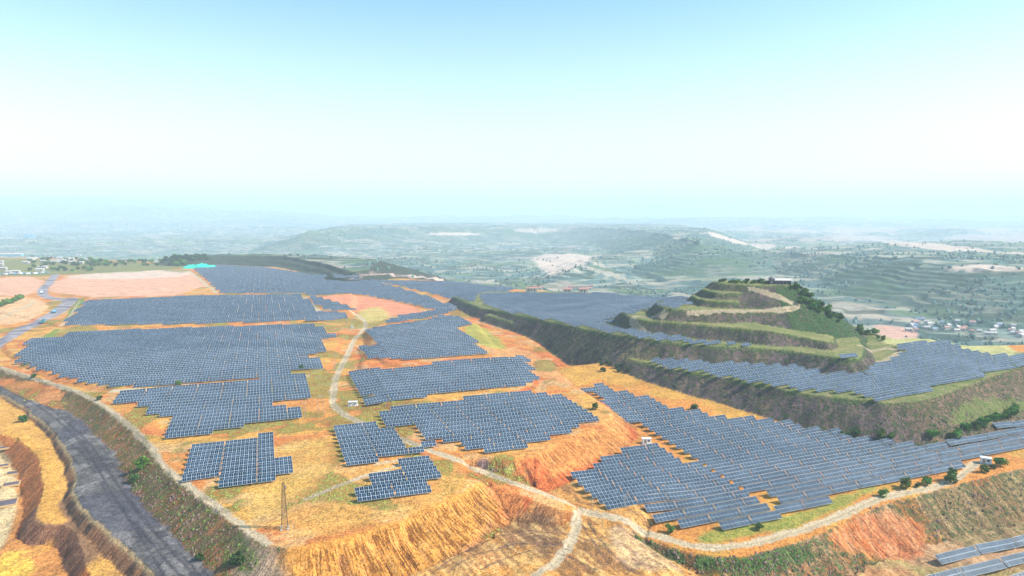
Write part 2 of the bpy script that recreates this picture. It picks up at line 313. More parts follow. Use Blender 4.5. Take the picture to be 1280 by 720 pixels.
patch([(790, 660), (835, 690), (880, 705), (950, 700), (1010, 680), (1030, 700), (940, 718), (860, 712), (800, 676)], [.10, .12, .04], 2, .95, veg=.8, vc=(.05, .10, .02))
patch([(1030, 665), (1090, 640), (1150, 645), (1165, 690), (1130, 700), (1060, 690)], [.50, .115, .028], 2, .75, veg=.08, vc=DKGR)
patch([(1170, 618), (1220, 606), (1280, 590), (1320, 640), (1260, 690), (1190, 680), (1160, 640)], [.33, .24, .10], 2, .8, veg=.5, vc=(.07, .10, .035))
patch([(880, 662), (960, 648), (1000, 642), (1090, 605), (1100, 612), (1000, 660), (900, 680), (870, 675)], LGREEN, 2, .8, veg=.5, vc=GREEN)
patch([(915, 720), (1030, 690), (1120, 705), (1160, 722), (1000, 740)], [.52, .22, .09], 3, .8)
patch([(400, 580), (470, 578), (540, 568), (520, 590), (420, 640), (340, 665), (330, 640)], [.63, .33, .09], 4, .5)
patch([(345, 555), (420, 545), (410, 600), (340, 640), (310, 650), (300, 630)], [.58, .34, .08], 5, .7, veg=.2)
patch([(480, 580), (600, 590), (540, 640), (420, 670), (350, 672), (400, 640)], [.60, .34, .08], 4, .6)
patch([(1090, 426), (1140, 419), (1280, 438), (1280, 446), (1220, 449), (1150, 436)], [.46, .42, .17], 3, .9, veg=.2)
patch([(1090, 404), (1140, 410), (1150, 420), (1110, 424), (1095, 412)], [.62, .33, .24], 3, .9, veg=.0)
patch([(1200, 497), (1290, 498), (1290, 512), (1180, 548)], [.20, .26, .06], 2, .6, veg=.5, vc=GREEN)
patch([(640, 500), (720, 488), (800, 545), (760, 540)], [.62, .34, .1], 3, .4)
patch([(790, 428), (835, 440), (812, 456), (770, 450)], [.50, .36, .14], 2, .5)
for q_ in ([(660, 318), (745, 318), (735, 330), (690, 345), (675, 335)], [(440, 348), (600, 350), (600, 352), (440, 350)], [(535, 291), (600, 291), (600, 294), (535, 294)], [(860, 295), (900, 292), (1000, 308), (1280, 322), (1280, 315), (1000, 300)], [(1170, 335), (1290, 333), (1290, 342), (1200, 340)], [(640, 285), (700, 287), (690, 290), (645, 289)]):
    patch(q_, [.64, .46, .36], 12, .85, veg=.0, wob=10)
patch([(0, 545), (16, 585), (22, 610), (18, 650), (0, 700), (-60, 700), (-60, 545)], [.60, .45, .24], 1.5, .9, wob=1)
patch([(10, 545), (30, 552), (52, 575), (58, 600), (50, 632), (44, 655), (88, 655), (74, 640), (72, 600), (72, 578), (58, 556), (20, 540), (0, 536)], [.64, .31, .06], 1, .9, veg=0.0, wob=.6)
patch([(0, 690), (35, 690), (42, 712), (20, 730), (-20, 730)], [.68, .40, .06], 2, .9, only=(OWN != 4))
patch([(28, 690), (70, 672), (60, 690), (30, 700)], [.62, .28, .06], 2, .9)

nearm = sstep(520, 380, Y)
s1 = streak(R(35), 14, 1.3, 191); s2 = streak(R(-60), 16, 1.5, 193); s3 = streak(R(-75), 10, 1.4, 195)
mixc(A_ * ~on * nearm * sstep(.56, .66, s1), [.50, .20, .05], .3); mixc(A_ * ~on * nearm * sstep(.56, .66, 1 - s1), [.62, .36, .10], .25)
E2 = E_ & (Y < 345)
mixc(E2 * sstep(.54, .64, s2), [.22, .11, .05], .65); mixc(E2 * sstep(.54, .64, 1 - s2), [.66, .42, .16], .5)
FD = ((OWN == ID['D']) & on) | ((OWN == ID['F']) & (X > 90))
mixc(FD * (Y < 345) * sstep(.54, .62, s3), [.30, .14, .07], .6); mixc(FD * (Y < 400) * sstep(.55, .63, 1 - s3), [.60, .36, .18], .5)
mixc(RB * sstep(.30, .0, rbn) * sstep(1, 4, SLOPE) * sstep(.35, .6, vnoise(X / 7, Y / 7, 199)), [.26, .09, .025], .85)  # rill bottoms darkened, groove shade put into the soil colour
# crisp features: signed distances (metres) to roads, used by the ground material
def sdist_lines(lines):
    out = np.full(H.shape, 99.0)
    for pts, wd in lines:
        P = rnd_poly(atp(pts), 2, closed=False)
        lo = P.min(0) - 25; hi = P.max(0) + 25
        j0, j1 = np.searchsorted(ys, [lo[1], hi[1]]); j0 = max(j0 - 1, 0)
        d, a, i_ = seg_dist(X[j0:j1], Y[j0:j1], P, closed=False)
        out[j0:j1] = np.minimum(out[j0:j1], d - wd / 2)
    return out
TRACKS = [
    ([(420, 384), (445, 392), (458, 402), (456, 412), (442, 424), (436, 440), (428, 456), (420, 470), (416, 492), (415, 506), (430, 519), (460, 532), (500, 548), (540, 564), (580, 580), (640, 603), (700, 624), (745, 643), (790, 655), (830, 672), (870, 684), (920, 684), (970, 672), (1010, 660), (1050, 645), (1085, 628), (1110, 620), (1160, 610), (1195, 600), (1212, 585), (1222, 578)], 5.0),
    ([(-40, 452), (0, 459), (60, 477), (118, 497), (160, 530), (192, 560), (202, 582), (245, 615), (300, 655), (335, 680)], 3.5),
    ([(140, 489), (200, 487), (260, 481), (330, 475), (385, 470)], 3.5),
    ([(380, 372), (398, 388), (402, 391)], 6), ([(235, 338), (252, 350), (270, 366)], 6),
    ([(100, 376), (86, 398), (76, 408)], 3),
    ([(722, 640), (718, 670), (700, 700), (660, 725)], 4.5),
    ([(470, 580), (520, 572), (500, 582), (440, 600), (380, 625)], 3),
    ([(938, 360), (960, 367), (985, 376), (1001, 382), (985, 387), (950, 388), (900, 388), (862, 391)], 5),
    ([(830, 395), (800, 395), (787, 402), (800, 412), (825, 422)], 5),
    ([(1075, 432), (1105, 434), (1125, 438), (1118, 446), (1100, 452)], 5),
    ([(0, 398), (30, 385), (42, 378)], 5),
    ([(240, 345), (420, 378)], 2)]
SDT = sdist_lines(TRACKS)
GREYROAD = [([(70, 343), (60, 355), (48, 370), (85, 376)], 14), ([(90, 373), (78, 386), (60, 397), (30, 410), (10, 422), (-20, 440)], 17)]
SDG = sdist_lines(GREYROAD)
RUTS = [([(-10, 478), (50, 508), (95, 545), (125, 590), (150, 635), (190, 680), (230, 725)], .9), ([(60, 508), (105, 545), (138, 590), (165, 635), (205, 680), (240, 715)], .9), ([(85, 530), (118, 575), (140, 620), (175, 670), (205, 720)], .7), ([(180, 700), (200, 684), (225, 690), (250, 720)], .7), ([(100, 548), (150, 610), (215, 690)], .6), ([(600, 712), (640, 690), (700, 690), (745, 712)], .5), ([(560, 715), (620, 682), (690, 676), (715, 690)], .5), ([(540, 716), (600, 676), (660, 660), (712, 668)], .5), ([(735, 652), (760, 690), (800, 718)], .6), ([(728, 655), (748, 690), (775, 718)], .5)]
SDR = sdist_lines(RUTS)
H -= .25 * sstep(1.0, -1.0, SDT + 1) * (Y < 900)
H -= .18 * sstep(.6, -.4, SDR)
C = np.clip(C, 0, 1)
RIBM = np.where(RB, 1.0, np.where(on & (Y < 800) & (OWN != ID['up']), np.where(np.isin(OWN, [ID[k] for k in ('B', 'C', 'L2', 'L3', 'L4', 'L5', 'top')]), .18, .6), 0.0)) * sstep(.8, 3.0, SLOPE) * (Y < 800)

# ------------------------------------------------------------------ node helpers
def N(nt, t, **k):
    n = nt.nodes.new(t)
    for a, v in k.items():
        if a == 'ins':
            for i, x in v.items(): n.inputs[i].default_value = x
        else: setattr(n, a, v)
    return n
def newmat(name):
    m = bpy.data.materials.new(name); m.use_nodes = True; nt = m.node_tree; nt.nodes.clear()
    o = N(nt, 'ShaderNodeOutputMaterial'); b = N(nt, 'ShaderNodeBsdfPrincipled'); nt.links.new(b.outputs[0], o.inputs[0])
    return m, nt, b
def math_(nt, op, a, b=None, c=None):
    n = N(nt, 'ShaderNodeMath', operation=op)
    for i, v in enumerate((a, b, c)):
        if v is None: continue
        if isinstance(v, (int, float)): n.inputs[i].default_value = v
        else: nt.links.new(v, n.inputs[i])
    return n.outputs[0]
def maprange(nt, v, a, b, c=0, d=1):
    n = N(nt, 'ShaderNodeMapRange', interpolation_type='SMOOTHSTEP'); nt.links.new(v, n.inputs[0])
    for i, x in enumerate((a, b, c, d)):
        if isinstance(x, (int, float)): n.inputs[i + 1].default_value = x
        else: nt.links.new(x, n.inputs[i + 1])
    return n.outputs[0]
def mixrgb(nt, f, a, b, mode='MIX'):
    n = N(nt, 'ShaderNodeMix', data_type='RGBA', blend_type=mode)
    for i, v in ((0, f), (6, a), (7, b)):
        if isinstance(v, (int, float)): n.inputs[i].default_value = v
        elif isinstance(v, tuple): n.inputs[i].default_value = v + (1,)
        else: nt.links.new(v, n.inputs[i])
    return n.outputs[2]
def noise(nt, vec, scale, det=4, rough=.6):
    n = N(nt, 'ShaderNodeTexNoise', ins={'Scale': scale, 'Detail': det, 'Roughness': rough}); nt.links.new(vec, n.inputs['Vector']); return n.outputs[0]
def plain(name, col, rough=.8, metal=0, var=.0, vs=1.0):
    m, nt, b = newmat(name); b.inputs['Base Color'].default_value = tuple(col) + (1,); b.inputs['Roughness'].default_value = rough; b.inputs['Metallic'].default_value = metal
    if var:
        tc = N(nt, 'ShaderNodeTexCoord'); nz = noise(nt, tc.outputs['Object'], vs)
        f = maprange(nt, nz, .3, .7, 1 - var, 1 + var)
        mm = N(nt, 'ShaderNodeVectorMath', operation='SCALE'); mm.inputs[0].default_value = tuple(col); nt.links.new(f, mm.inputs['Scale']); nt.links.new(mm.outputs[0], b.inputs['Base Color'])
    return m

# ground material
gm, nt, b = newmat('ground')
tc = N(nt, 'ShaderNodeTexCoord'); ob = tc.outputs['Object']
def attr(nm, out=2):
    a = N(nt, 'ShaderNodeAttribute', attribute_name=nm); return a.outputs[out]
base = attr('soil', 0); veg = attr('veg'); vcol = attr('vegcol', 0); sdt = attr('track'); sdg = attr('greyroad'); sdr = attr('rut')
nA = noise(nt, ob, .35, 6, .65); nB = noise(nt, ob, .06, 5, .6); nC = noise(nt, ob, 1.4, 3, .6)
c = mixrgb(nt, 1.0, base, (1, 1, 1), 'MULTIPLY')
f1 = maprange(nt, nA, .3, .7, .70, 1.22); f2 = maprange(nt, nB, .35, .65, .86, 1.12); ff = math_(nt, 'MULTIPLY', math_(nt, 'MULTIPLY', f1, f2), maprange(nt, nC, .36, .64, .78, 1.2))
vm = N(nt, 'ShaderNodeVectorMath', operation='SCALE'); nt.links.new(base, vm.inputs[0]); nt.links.new(ff, vm.inputs['Scale']); c = vm.outputs[0]
thr = math_(nt, 'SUBTRACT', .80, math_(nt, 'MULTIPLY', veg, .50))
vmask = maprange(nt, math_(nt, 'ADD', math_(nt, 'MULTIPLY', nA, .6), math_(nt, 'MULTIPLY', nC, .4)), math_(nt, 'SUBTRACT', thr, .05), math_(nt, 'ADD', thr, .05))
vm2 = N(nt, 'ShaderNodeVectorMath', operation='SCALE'); nt.links.new(vcol, vm2.inputs[0]); nt.links.new(maprange(nt, nC, .35, .65, .6, 1.5), vm2.inputs['Scale'])
c = mixrgb(nt, vmask, c, vm2.outputs[0])
cx_ = N(nt, 'ShaderNodeCombineXYZ'); nt.links.new(math_(nt, 'MULTIPLY', attr('arc'), 1.15), cx_.inputs[0]); nt.links.new(math_(nt, 'MULTIPLY', attr('slp'), .10), cx_.inputs[1])
rb1 = noise(nt, cx_.outputs[0], 1.0, 3, .7); rbm = math_(nt, 'MULTIPLY', maprange(nt, rb1, .53, .60), attr('ribm'))
c = mixrgb(nt, math_(nt, 'MULTIPLY', rbm, .75), c, mixrgb(nt, 1.0, c, (.42, .30, .28), 'MULTIPLY'))  # dark rill lines over the bump dents, shade painted into the colour
rb2 = math_(nt, 'MULTIPLY', maprange(nt, rb1, .46, .38), attr('ribm')); c = mixrgb(nt, math_(nt, 'MULTIPLY', rb2, .35), c, (.62, .40, .17))
nD = noise(nt, ob, 1.0, 2, .5); spk = maprange(nt, nD, .60, .66); c = mixrgb(nt, math_(nt, 'MULTIPLY', spk, .25), c, (.13, .085, .035))
nE = noise(nt, ob, 2.3, 2, .5); c = mixrgb(nt, math_(nt, 'MULTIPLY', maprange(nt, nE, .64, .70), .3), c, (.66, .50, .32))
edge = math_(nt, 'MULTIPLY', math_(nt, 'SUBTRACT', math_(nt, 'ADD', math_(nt, 'MULTIPLY', nA, .6), math_(nt, 'MULTIPLY', nB, .4)), .5), 9.0)
tm = maprange(nt, math_(nt, 'ADD', sdt, edge), .7, -.7)
tcol = mixrgb(nt, maprange(nt, nC, .35, .65), (.40, .29, .17), (.62, .48, .32))
tcol = mixrgb(nt, maprange(nt, math_(nt, 'ADD', sdt, math_(nt, 'MULTIPLY', edge, .25)), -1.7, -2.2, 0, .55), tcol, (.36, .27, .15))
c = mixrgb(nt, tm, c, tcol)
gmk = maprange(nt, math_(nt, 'ADD', sdg, edge), 1.5, -1.5)
c = mixrgb(nt, gmk, c, mixrgb(nt, maprange(nt, nB, .4, .6), (.22, .19, .21), (.36, .31, .31)))
rm = math_(nt, 'MULTIPLY', maprange(nt, math_(nt, 'ADD', sdr, math_(nt, 'MULTIPLY', edge, .15)), .7, -.4), .75)
c = mixrgb(nt, rm, c, (.045, .04, .048))
nt.links.new(c, b.inputs['Base Color']); b.inputs['Roughness'].default_value = .95; b.inputs['Specular IOR Level'].default_value = .15
bp = N(nt, 'ShaderNodeBump', ins={'Strength': 1.0, 'Distance': .9}); nt.links.new(math_(nt, 'SUBTRACT', math_(nt, 'ADD', nA, math_(nt, 'ADD', math_(nt, 'MULTIPLY', vmask, .8), math_(nt, 'MULTIPLY', spk, .5))), math_(nt, 'MULTIPLY', rbm, .8)), bp.inputs['Height']); nt.links.new(bp.outputs[0], b.inputs['Normal'])

# ------------------------------------------------------------------ ground meshes: one sheet, cut along shared vertices
def grid_mesh(name, fmask, kind='structure', label=None):
    jj, ii = np.nonzero(fmask)
    if len(jj) == 0: return None
    quads = np.stack([jj * NI + ii, jj * NI + ii + 1, (jj + 1) * NI + ii + 1, (jj + 1) * NI + ii], 1)
    used, inv = np.unique(quads.ravel(), return_inverse=True)
    me = bpy.data.meshes.new(name); nv = len(used); nfc = len(jj)
    me.vertices.add(nv); me.loops.add(nfc * 4); me.polygons.add(nfc)
    cc = np.stack([X.ravel()[used], Y.ravel()[used], H.ravel()[used]], 1)
    me.vertices.foreach_set('co', cc.astype(np.float32).ravel()); me.loops.foreach_set('vertex_index', inv.astype(np.int32))
    me.polygons.foreach_set('loop_start', np.arange(0, nfc * 4, 4, dtype=np.int32))
    me.polygons.foreach_set('use_smooth', np.ones(nfc, bool))
    me.update(calc_edges=True)
    for nm, arr in (('soil', C), ('vegcol', VC)):
        a = me.attributes.new(nm, 'FLOAT_VECTOR', 'POINT'); a.data.foreach_set('vector', arr.reshape(-1, 3)[used].astype(np.float32).ravel())
    for nm, arr in (('veg', VEG), ('arc', ARC), ('slp', SLOPE), ('ribm', RIBM), ('track', SDT), ('greyroad', SDG), ('rut', SDR)):
        a = me.attributes.new(nm, 'FLOAT', 'POINT'); a.data.foreach_set('value', arr.ravel()[used].astype(np.float32))
    me.materials.append(gm)
    o = bpy.data.objects.new(name, me); COL.objects.link(o); o['kind'] = kind
    if label: o['label'] = label
    return o
Fo = OWN[:-1, :-1]; Fs = SLOPE[:-1, :-1] > .3; Fy = Y[:-1, :-1]
left = np.ones(Fo.shape, bool)
def take(m):
    global left
    m = m & left; left = left & ~m; return m
grid_mesh('dirt_track', take(SDT[:-1, :-1] < 0))
grid_mesh('haul_road', take((Fo == ID['R']) & ~Fs & (Fy < 760)))
grid_mesh('road', take(SDG[:-1, :-1] < 0))
grid_mesh('hill', take(np.isin(Fo, [ID[k] for k in ('L2', 'L3', 'L4', 'L5', 'top')]) & (Fy < 900)))
grid_mesh('hillside', take(np.isin(Fo, [ID['A'], ID['B'], ID['C'], ID['D'], ID['R'], ID['path']]) & Fs & (Fy < 1000)))
grid_mesh('hills', take((Fy > 1000) & ~np.isin(Fo, [ID['A'], ID['C'], ID['B'], ID['up'], ID['K1']])))
grid_mesh('ground', take(left.copy()))

# ------------------------------------------------------------------ haze
me = bpy.data.meshes.new('haze'); bm = bmesh.new(); bmesh.ops.create_cube(bm, size=1); bm.to_mesh(me); bm.free()
hz = bpy.data.objects.new('haze', me); COL.objects.link(hz); hz['kind'] = 'stuff'; hz['label'] = 'pale blue haze lying over the valley'
ZT = max(140.0, float(H.max()) + 2); ZB = float(H.min()) - 1
hz.scale = (130000, 90000, ZT - ZB); hz.location = (0, 30000, (ZT + ZB) / 2)
hm = bpy.data.materials.new('haze'); hm.use_nodes = True; ntt = hm.node_tree; ntt.nodes.clear()
oo = N(ntt, 'ShaderNodeOutputMaterial'); pv = N(ntt, 'ShaderNodeVolumePrincipled', ins={'Color': (.72, .88, 1.0, 1), 'Density': 1.4e-4, 'Anisotropy': 0.0})
ntt.links.new(pv.outputs[0], oo.inputs['Volume']); me.materials.append(hm)
print('terrain', H.shape, 'zmax', ZT, 'zmin', ZB)

# ================================================================== OBJECTS
def thing(name, label, cat, loc, rz=0, group=None, sc=1.0):
    o = bpy.data.objects.new(name, None); COL.objects.link(o); o.location = loc; o.rotation_euler = (0, 0, rz); o.scale = (sc, sc, sc)
    o.empty_display_size = .5; o['label'] = label; o['category'] = cat
    if group: o['group'] = group
    return o
class MB:
    """collects simple solids, then links them as one mesh object"""
    def __init__(s): s.v = []; s.f = []
    def box(s, c, size, rz=0, taper=1.0):
        n = len(s.v); cx, cy, cz = c; a, b_, h = size[0] / 2, size[1] / 2, size[2] / 2
        for z, k in ((-h, 1), (h, taper)):
            for x, y in ((-a, -b_), (a, -b_), (a, b_), (-a, b_)):
                x *= k; y *= k
                s.v.append((cx + x * math.cos(rz) - y * math.sin(rz), cy + x * math.sin(rz) + y * math.cos(rz), cz + z))
        s.f += [tuple(n + i for i in q) for q in ((3, 2, 1, 0), (4, 5, 6, 7), (0, 1, 5, 4), (1, 2, 6, 5), (2, 3, 7, 6), (3, 0, 4, 7))]; return s
    def bar(s, a, b_, r, n=6, r2=None):
        a = Vector(a); b_ = Vector(b_); d = (b_ - a).normalized(); u = d.orthogonal().normalized(); w_ = d.cross(u); k = len(s.v); r2 = r if r2 is None else r2
        for p, rr in ((a, r), (b_, r2)):
            for i in range(n):
                t = 2 * math.pi * i / n; s.v.append(tuple(p + (u * math.cos(t) + w_ * math.sin(t)) * rr))
        for i in range(n): s.f.append((k + i, k + (i + 1) % n, k + n + (i + 1) % n, k + n + i))
        s.f.append(tuple(k + i for i in range(n))[::-1]); s.f.append(tuple(k + n + i for i in range(n))); return s
    def poly(s, pts, faces):
        n = len(s.v); s.v += [tuple(p) for p in pts]; s.f += [tuple(n + i for i in f) for f in faces]; return s
    def build(s, name, mat, parent=None):
        me = bpy.data.meshes.new(name); me.from_pydata(s.v, [], s.f); me.update(); me.materials.append(mat)
        o = bpy.data.objects.new(name, me); COL.objects.link(o); o.parent = parent; return o
def kids(o): return [c for c in bpy.data.objects if c.parent == o]
def copy_tree(o, loc, rz=0, sc=None, label=None, ks=None):
    r = o.copy(); COL.objects.link(r); r.location = loc; r.rotation_euler = (0, 0, rz)
    if sc is not None: r.scale = sc if isinstance(sc, tuple) else (sc, sc, sc)
    if label: r['label'] = label
    for ch, gs in (ks if ks is not None else [(c, kids(c)) for c in kids(o)]):
        c_ = ch.copy(); COL.objects.link(c_); c_.parent = r
        for g in gs:
            d = g.copy(); COL.objects.link(d); d.parent = c_
    return r

# ---- materials
white = plain('white_paint', (.74, .74, .72), .5); steel = plain('steel', (.30, .31, .32), .5, .6); galv = plain('galvanised', (.42, .41, .38), .5, .5)
dark = plain('dark_rubber', (.02, .02, .022), .8); glassm = plain('dark_glass', (.03, .04, .05), .15); conc = plain('concrete', (.42, .39, .35), .9, 0, .2, .5)
# solar glass: navy cells in pale aluminium frames; UV counts modules
pm, nt, b = newmat('solar_glass')
uv = N(nt, 'ShaderNodeUVMap', uv_map='modules'); sp = N(nt, 'ShaderNodeSeparateXYZ'); nt.links.new(uv.outputs[0], sp.inputs[0])
def line(o_, wd):
    f = math_(nt, 'FRACT', o_); d = math_(nt, 'ABSOLUTE', math_(nt, 'SUBTRACT', f, .5)); return math_(nt, 'GREATER_THAN', d, .5 - wd)
fx = line(sp.outputs[0], .022); fy = line(sp.outputs[1], .028); fx2 = line(math_(nt, 'MULTIPLY', sp.outputs[0], .5), .034); fr_ = math_(nt, 'MAXIMUM', math_(nt, 'MAXIMUM', fx, fx2), fy)
geo = N(nt, 'ShaderNodeNewGeometry')
wn = N(nt, 'ShaderNodeTexWhiteNoise', noise_dimensions='3D')
fl = N(nt, 'ShaderNodeVectorMath', operation='FLOOR'); nt.links.new(uv.outputs[0], fl.inputs[0])
snp = N(nt, 'ShaderNodeVectorMath', operation='SNAP'); nt.links.new(geo.outputs['Position'], snp.inputs[0]); snp.inputs[1].default_value = (9, 9, 9)
ad = N(nt, 'ShaderNodeVectorMath', operation='ADD'); nt.links.new(fl.outputs[0], ad.inputs[0]); nt.links.new(snp.outputs[0], ad.inputs[1]); nt.links.new(ad.outputs[0], wn.inputs['Vector'])
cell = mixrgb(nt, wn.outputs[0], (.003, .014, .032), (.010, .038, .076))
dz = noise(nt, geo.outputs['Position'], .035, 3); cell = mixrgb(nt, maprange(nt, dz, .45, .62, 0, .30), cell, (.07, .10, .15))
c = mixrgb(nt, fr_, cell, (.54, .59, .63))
nt.links.new(c, b.inputs['Base Color']); nt.links.new(math_(nt, 'ADD', .21, math_(nt, 'MULTIPLY', wn.outputs[0], .08)), b.inputs['Roughness']); b.inputs['IOR'].default_value = 1.27
tframe = plain('panel_frame', (.62, .62, .60), .5, .3)

# ---- solar tables
TL, TW, TILT, PITCH_R, GAP = 16.0, 3.4, R(32), 7.5, .6
ra = R(90) - R(70.0); EX = np.array([math.cos(ra), math.sin(ra)]); EY = np.array([-math.sin(ra), math.cos(ra)])
ROT = ra
def table_geo(L, Wt, low=1.15):
    """top face, rim and posts of one table in its own frame"""
    cy, sy = Wt * math.cos(TILT) / 2, Wt * math.sin(TILT)
    T = [(-L / 2, -cy, low), (L / 2, -cy, low), (L / 2, cy, low + sy), (-L / 2, cy, low + sy)]
    Bt = [(p[0], p[1] + .04, p[2] - .09) for p in T]
    return T, Bt
def make_table(L, Wt, nm):
    t = bpy.data.objects.new('solar_table', None); COL.objects.link(t); t['category'] = 'solar table'; t['group'] = 'solar tables on the nearest ground'; t.empty_display_size = .5
    T, Bt = table_geo(L, Wt)
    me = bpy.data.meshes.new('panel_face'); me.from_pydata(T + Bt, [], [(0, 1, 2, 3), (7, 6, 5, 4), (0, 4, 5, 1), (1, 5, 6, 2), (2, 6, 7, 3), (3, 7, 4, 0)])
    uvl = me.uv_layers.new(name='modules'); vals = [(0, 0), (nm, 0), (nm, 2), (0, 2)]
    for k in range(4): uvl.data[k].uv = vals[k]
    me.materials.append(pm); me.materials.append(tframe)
    for k in range(1, 6): me.polygons[k].material_index = 1
    me.update(); o = bpy.data.objects.new('panel_face', me); COL.objects.link(o); o.parent = t
    m = MB(); cy = Wt * math.cos(TILT) / 2
    for k in range(2):
        yy = cy * (.55 if k else -.55); zz = 1.15 + (yy + cy) * math.tan(TILT) - .17
        m.bar((-L / 2 + .3, yy, zz), (L / 2 - .3, yy, zz), .06, 4)
    m.build('purlin', galv, t)
    np_ = 5
    for i in range(np_):
        x = -L / 2 + 1.2 + i * (L - 2.4) / (np_ - 1); q = MB()
        for sgn in (-1, 1):
            yy = sgn * cy * .55; zz = 1.15 + (yy + cy) * math.tan(TILT) - .2; q.bar((x, yy, -.6), (x, yy, zz), .07, 4)
        q.bar((x, -cy * .55, .45), (x, cy * .55, 1.15 + cy * 1.5 * math.tan(TILT) - .4), .05, 4)
        q.build('support_leg', galv, t)
    return t
BLOCKS = [
 # (key, description for labels, outline in the photo, phase a, phase b, pitch, table width)
 ('near_left', 'square block beside lattice tower', [(240, 556), (315, 550), (313, 544), (346, 541), (358, 590), (346, 592), (345, 601), (265, 607), (263, 601), (238, 601)], 7.5, 3.9),
 ('mid_b', 'block below white cabinets', [(427, 531), (456, 528), (484, 536), (498, 549), (502, 560), (536, 556), (536, 564), (472, 572), (472, 578), (432, 581), (428, 562), (420, 541)], 7.5, 3.9),
 ('mid_c', 'small stepped block above ribbed slope', [(446, 609), (467, 606), (472, 591), (504, 587), (505, 573), (540, 569), (546, 600), (526, 603), (531, 617), (447, 628)], 7.5, 3.9),
 ('l3', 'block notched beside two poles', [(150, 491), (210, 483), (272, 478), (381, 468), (394, 496), (340, 501), (340, 508), (371, 509), (373, 521), (341, 526), (310, 531), (246, 544), (205, 546), (207, 517), (177, 517), (180, 503), (149, 504)], 7.5, 3.9),
 ('l2', 'wide block above dirt track', [(40, 424), (76, 422), (80, 417), (160, 413), (392, 406), (420, 420), (405, 424), (413, 438), (393, 441), (376, 446), (402, 451), (402, 459), (380, 461), (357, 463), (357, 468), (300, 472), (190, 482), (130, 485), (126, 479), (105, 478), (83, 470), (58, 463), (38, 457), (19, 451)], 7.5, 3.9),
 ('l1', 'far left block', [(78, 408), (110, 376), (250, 370), (376, 368), (400, 390), (425, 390), (436, 396), (420, 400), (250, 404)], 7.5, 3.6),
 ('l1b', 'far block', [(386, 369), (400, 372), (440, 385), (444, 388), (420, 388), (402, 386)], 7.5, 3.6),
 ('l0', 'farthest left block', [(243, 336), (262, 331), (330, 334), (430, 343), (470, 352), (520, 366), (572, 384), (545, 388), (525, 382), (470, 371), (455, 368), (390, 369), (378, 366), (275, 366), (262, 352)], 7.5, 3.3),
 ('m1', 'block right of dirt road bend', [(465, 410), (535, 400), (555, 393), (592, 404), (569, 411), (613, 440), (555, 446), (512, 449), (459, 446), (450, 433), (470, 431), (455, 416)], 7.5, 3.6),
 ('m1b', 'far strip', [(482, 402), (500, 395), (548, 388), (574, 386), (540, 395), (495, 404)], 7.5, 3.9),
 ('m2', 'long block right of dirt road', [(434, 465), (480, 462), (602, 451), (658, 447), (670, 475), (640, 484), (589, 487), (540, 494), (492, 500), (462, 505), (460, 495), (452, 494)], 7.5, 3.9),
 ('m3', 'block above orange bank', [(475, 519), (492, 511), (545, 504), (582, 500), (640, 490), (662, 489), (714, 500), (751, 524), (730, 530), (690, 546), (640, 562), (610, 565), (575, 562), (567, 551), (530, 552), (515, 533), (482, 533)], 7.5, 3.9),
 ('d1', 'large right field', [(715, 485), (747, 480), (790, 494), (815, 498), (847, 513), (880, 512), (900, 523), (930, 522), (960, 525), (1000, 532), (1045, 538), (1065, 544), (1102, 548), (1160, 544), (1167, 548), (1230, 540), (1257, 526), (1290, 522), (1400, 500), (1400, 545), (1280, 566), (1205, 578), (1197, 589), (1107, 602), (1109, 609), (1037, 621), (1040, 631), (977, 638), (966, 628), (812, 541)], 7.5, 4.15),
 ('d2', 'field above curving dirt road', [(772, 561), (820, 554), (942, 623), (982, 641), (981, 649), (960, 653), (881, 662), (876, 654), (830, 657), (802, 639), (802, 631), (759, 635), (717, 594), (740, 590), (731, 579), (772, 569)], 7.5, 4.15),
 ('f', 'lowest field at the bottom right', [(1203, 680), (1290, 668), (1420, 645), (1420, 760), (1160, 760), (1166, 704)], 11.5, 4.6),
 ('b', 'terrace below round hill', [(815, 449), (852, 447), (890, 453), (960, 455), (1035, 459), (1100, 454), (1130, 441), (1122, 434), (1135, 428), (1182, 427), (1210, 438), (1242, 444), (1280, 443), (1400, 440), (1400, 448), (1280, 463), (1247, 465), (1225, 470), (1200, 475), (1175, 481), (1146, 492), (1105, 500), (1082, 497), (1067, 492), (1035, 490), (992, 484), (960, 482), (920, 477), (872, 467), (825, 457)], 7.5, 3.7),
 ('c', 'upper terrace', [(600, 367), (640, 366), (740, 367), (800, 370), (862, 379), (845, 387), (800, 388), (784, 402), (800, 415), (850, 421), (856, 424), (940, 430), (935, 434), (860, 431), (800, 424), (740, 411), (690, 400), (640, 390), (606, 380)], 7.5, 3.3),
 ('c0', 'far strip', [(462, 347), (560, 352), (640, 359), (640, 362), (598, 366), (590, 377), (560, 372), (500, 357)], 7.5, 3.3),
]
def inside(P, x, y):
    _, _, i = seg_dist(np.array([x]), np.array([y]), P); return bool(i[0])
tables = []
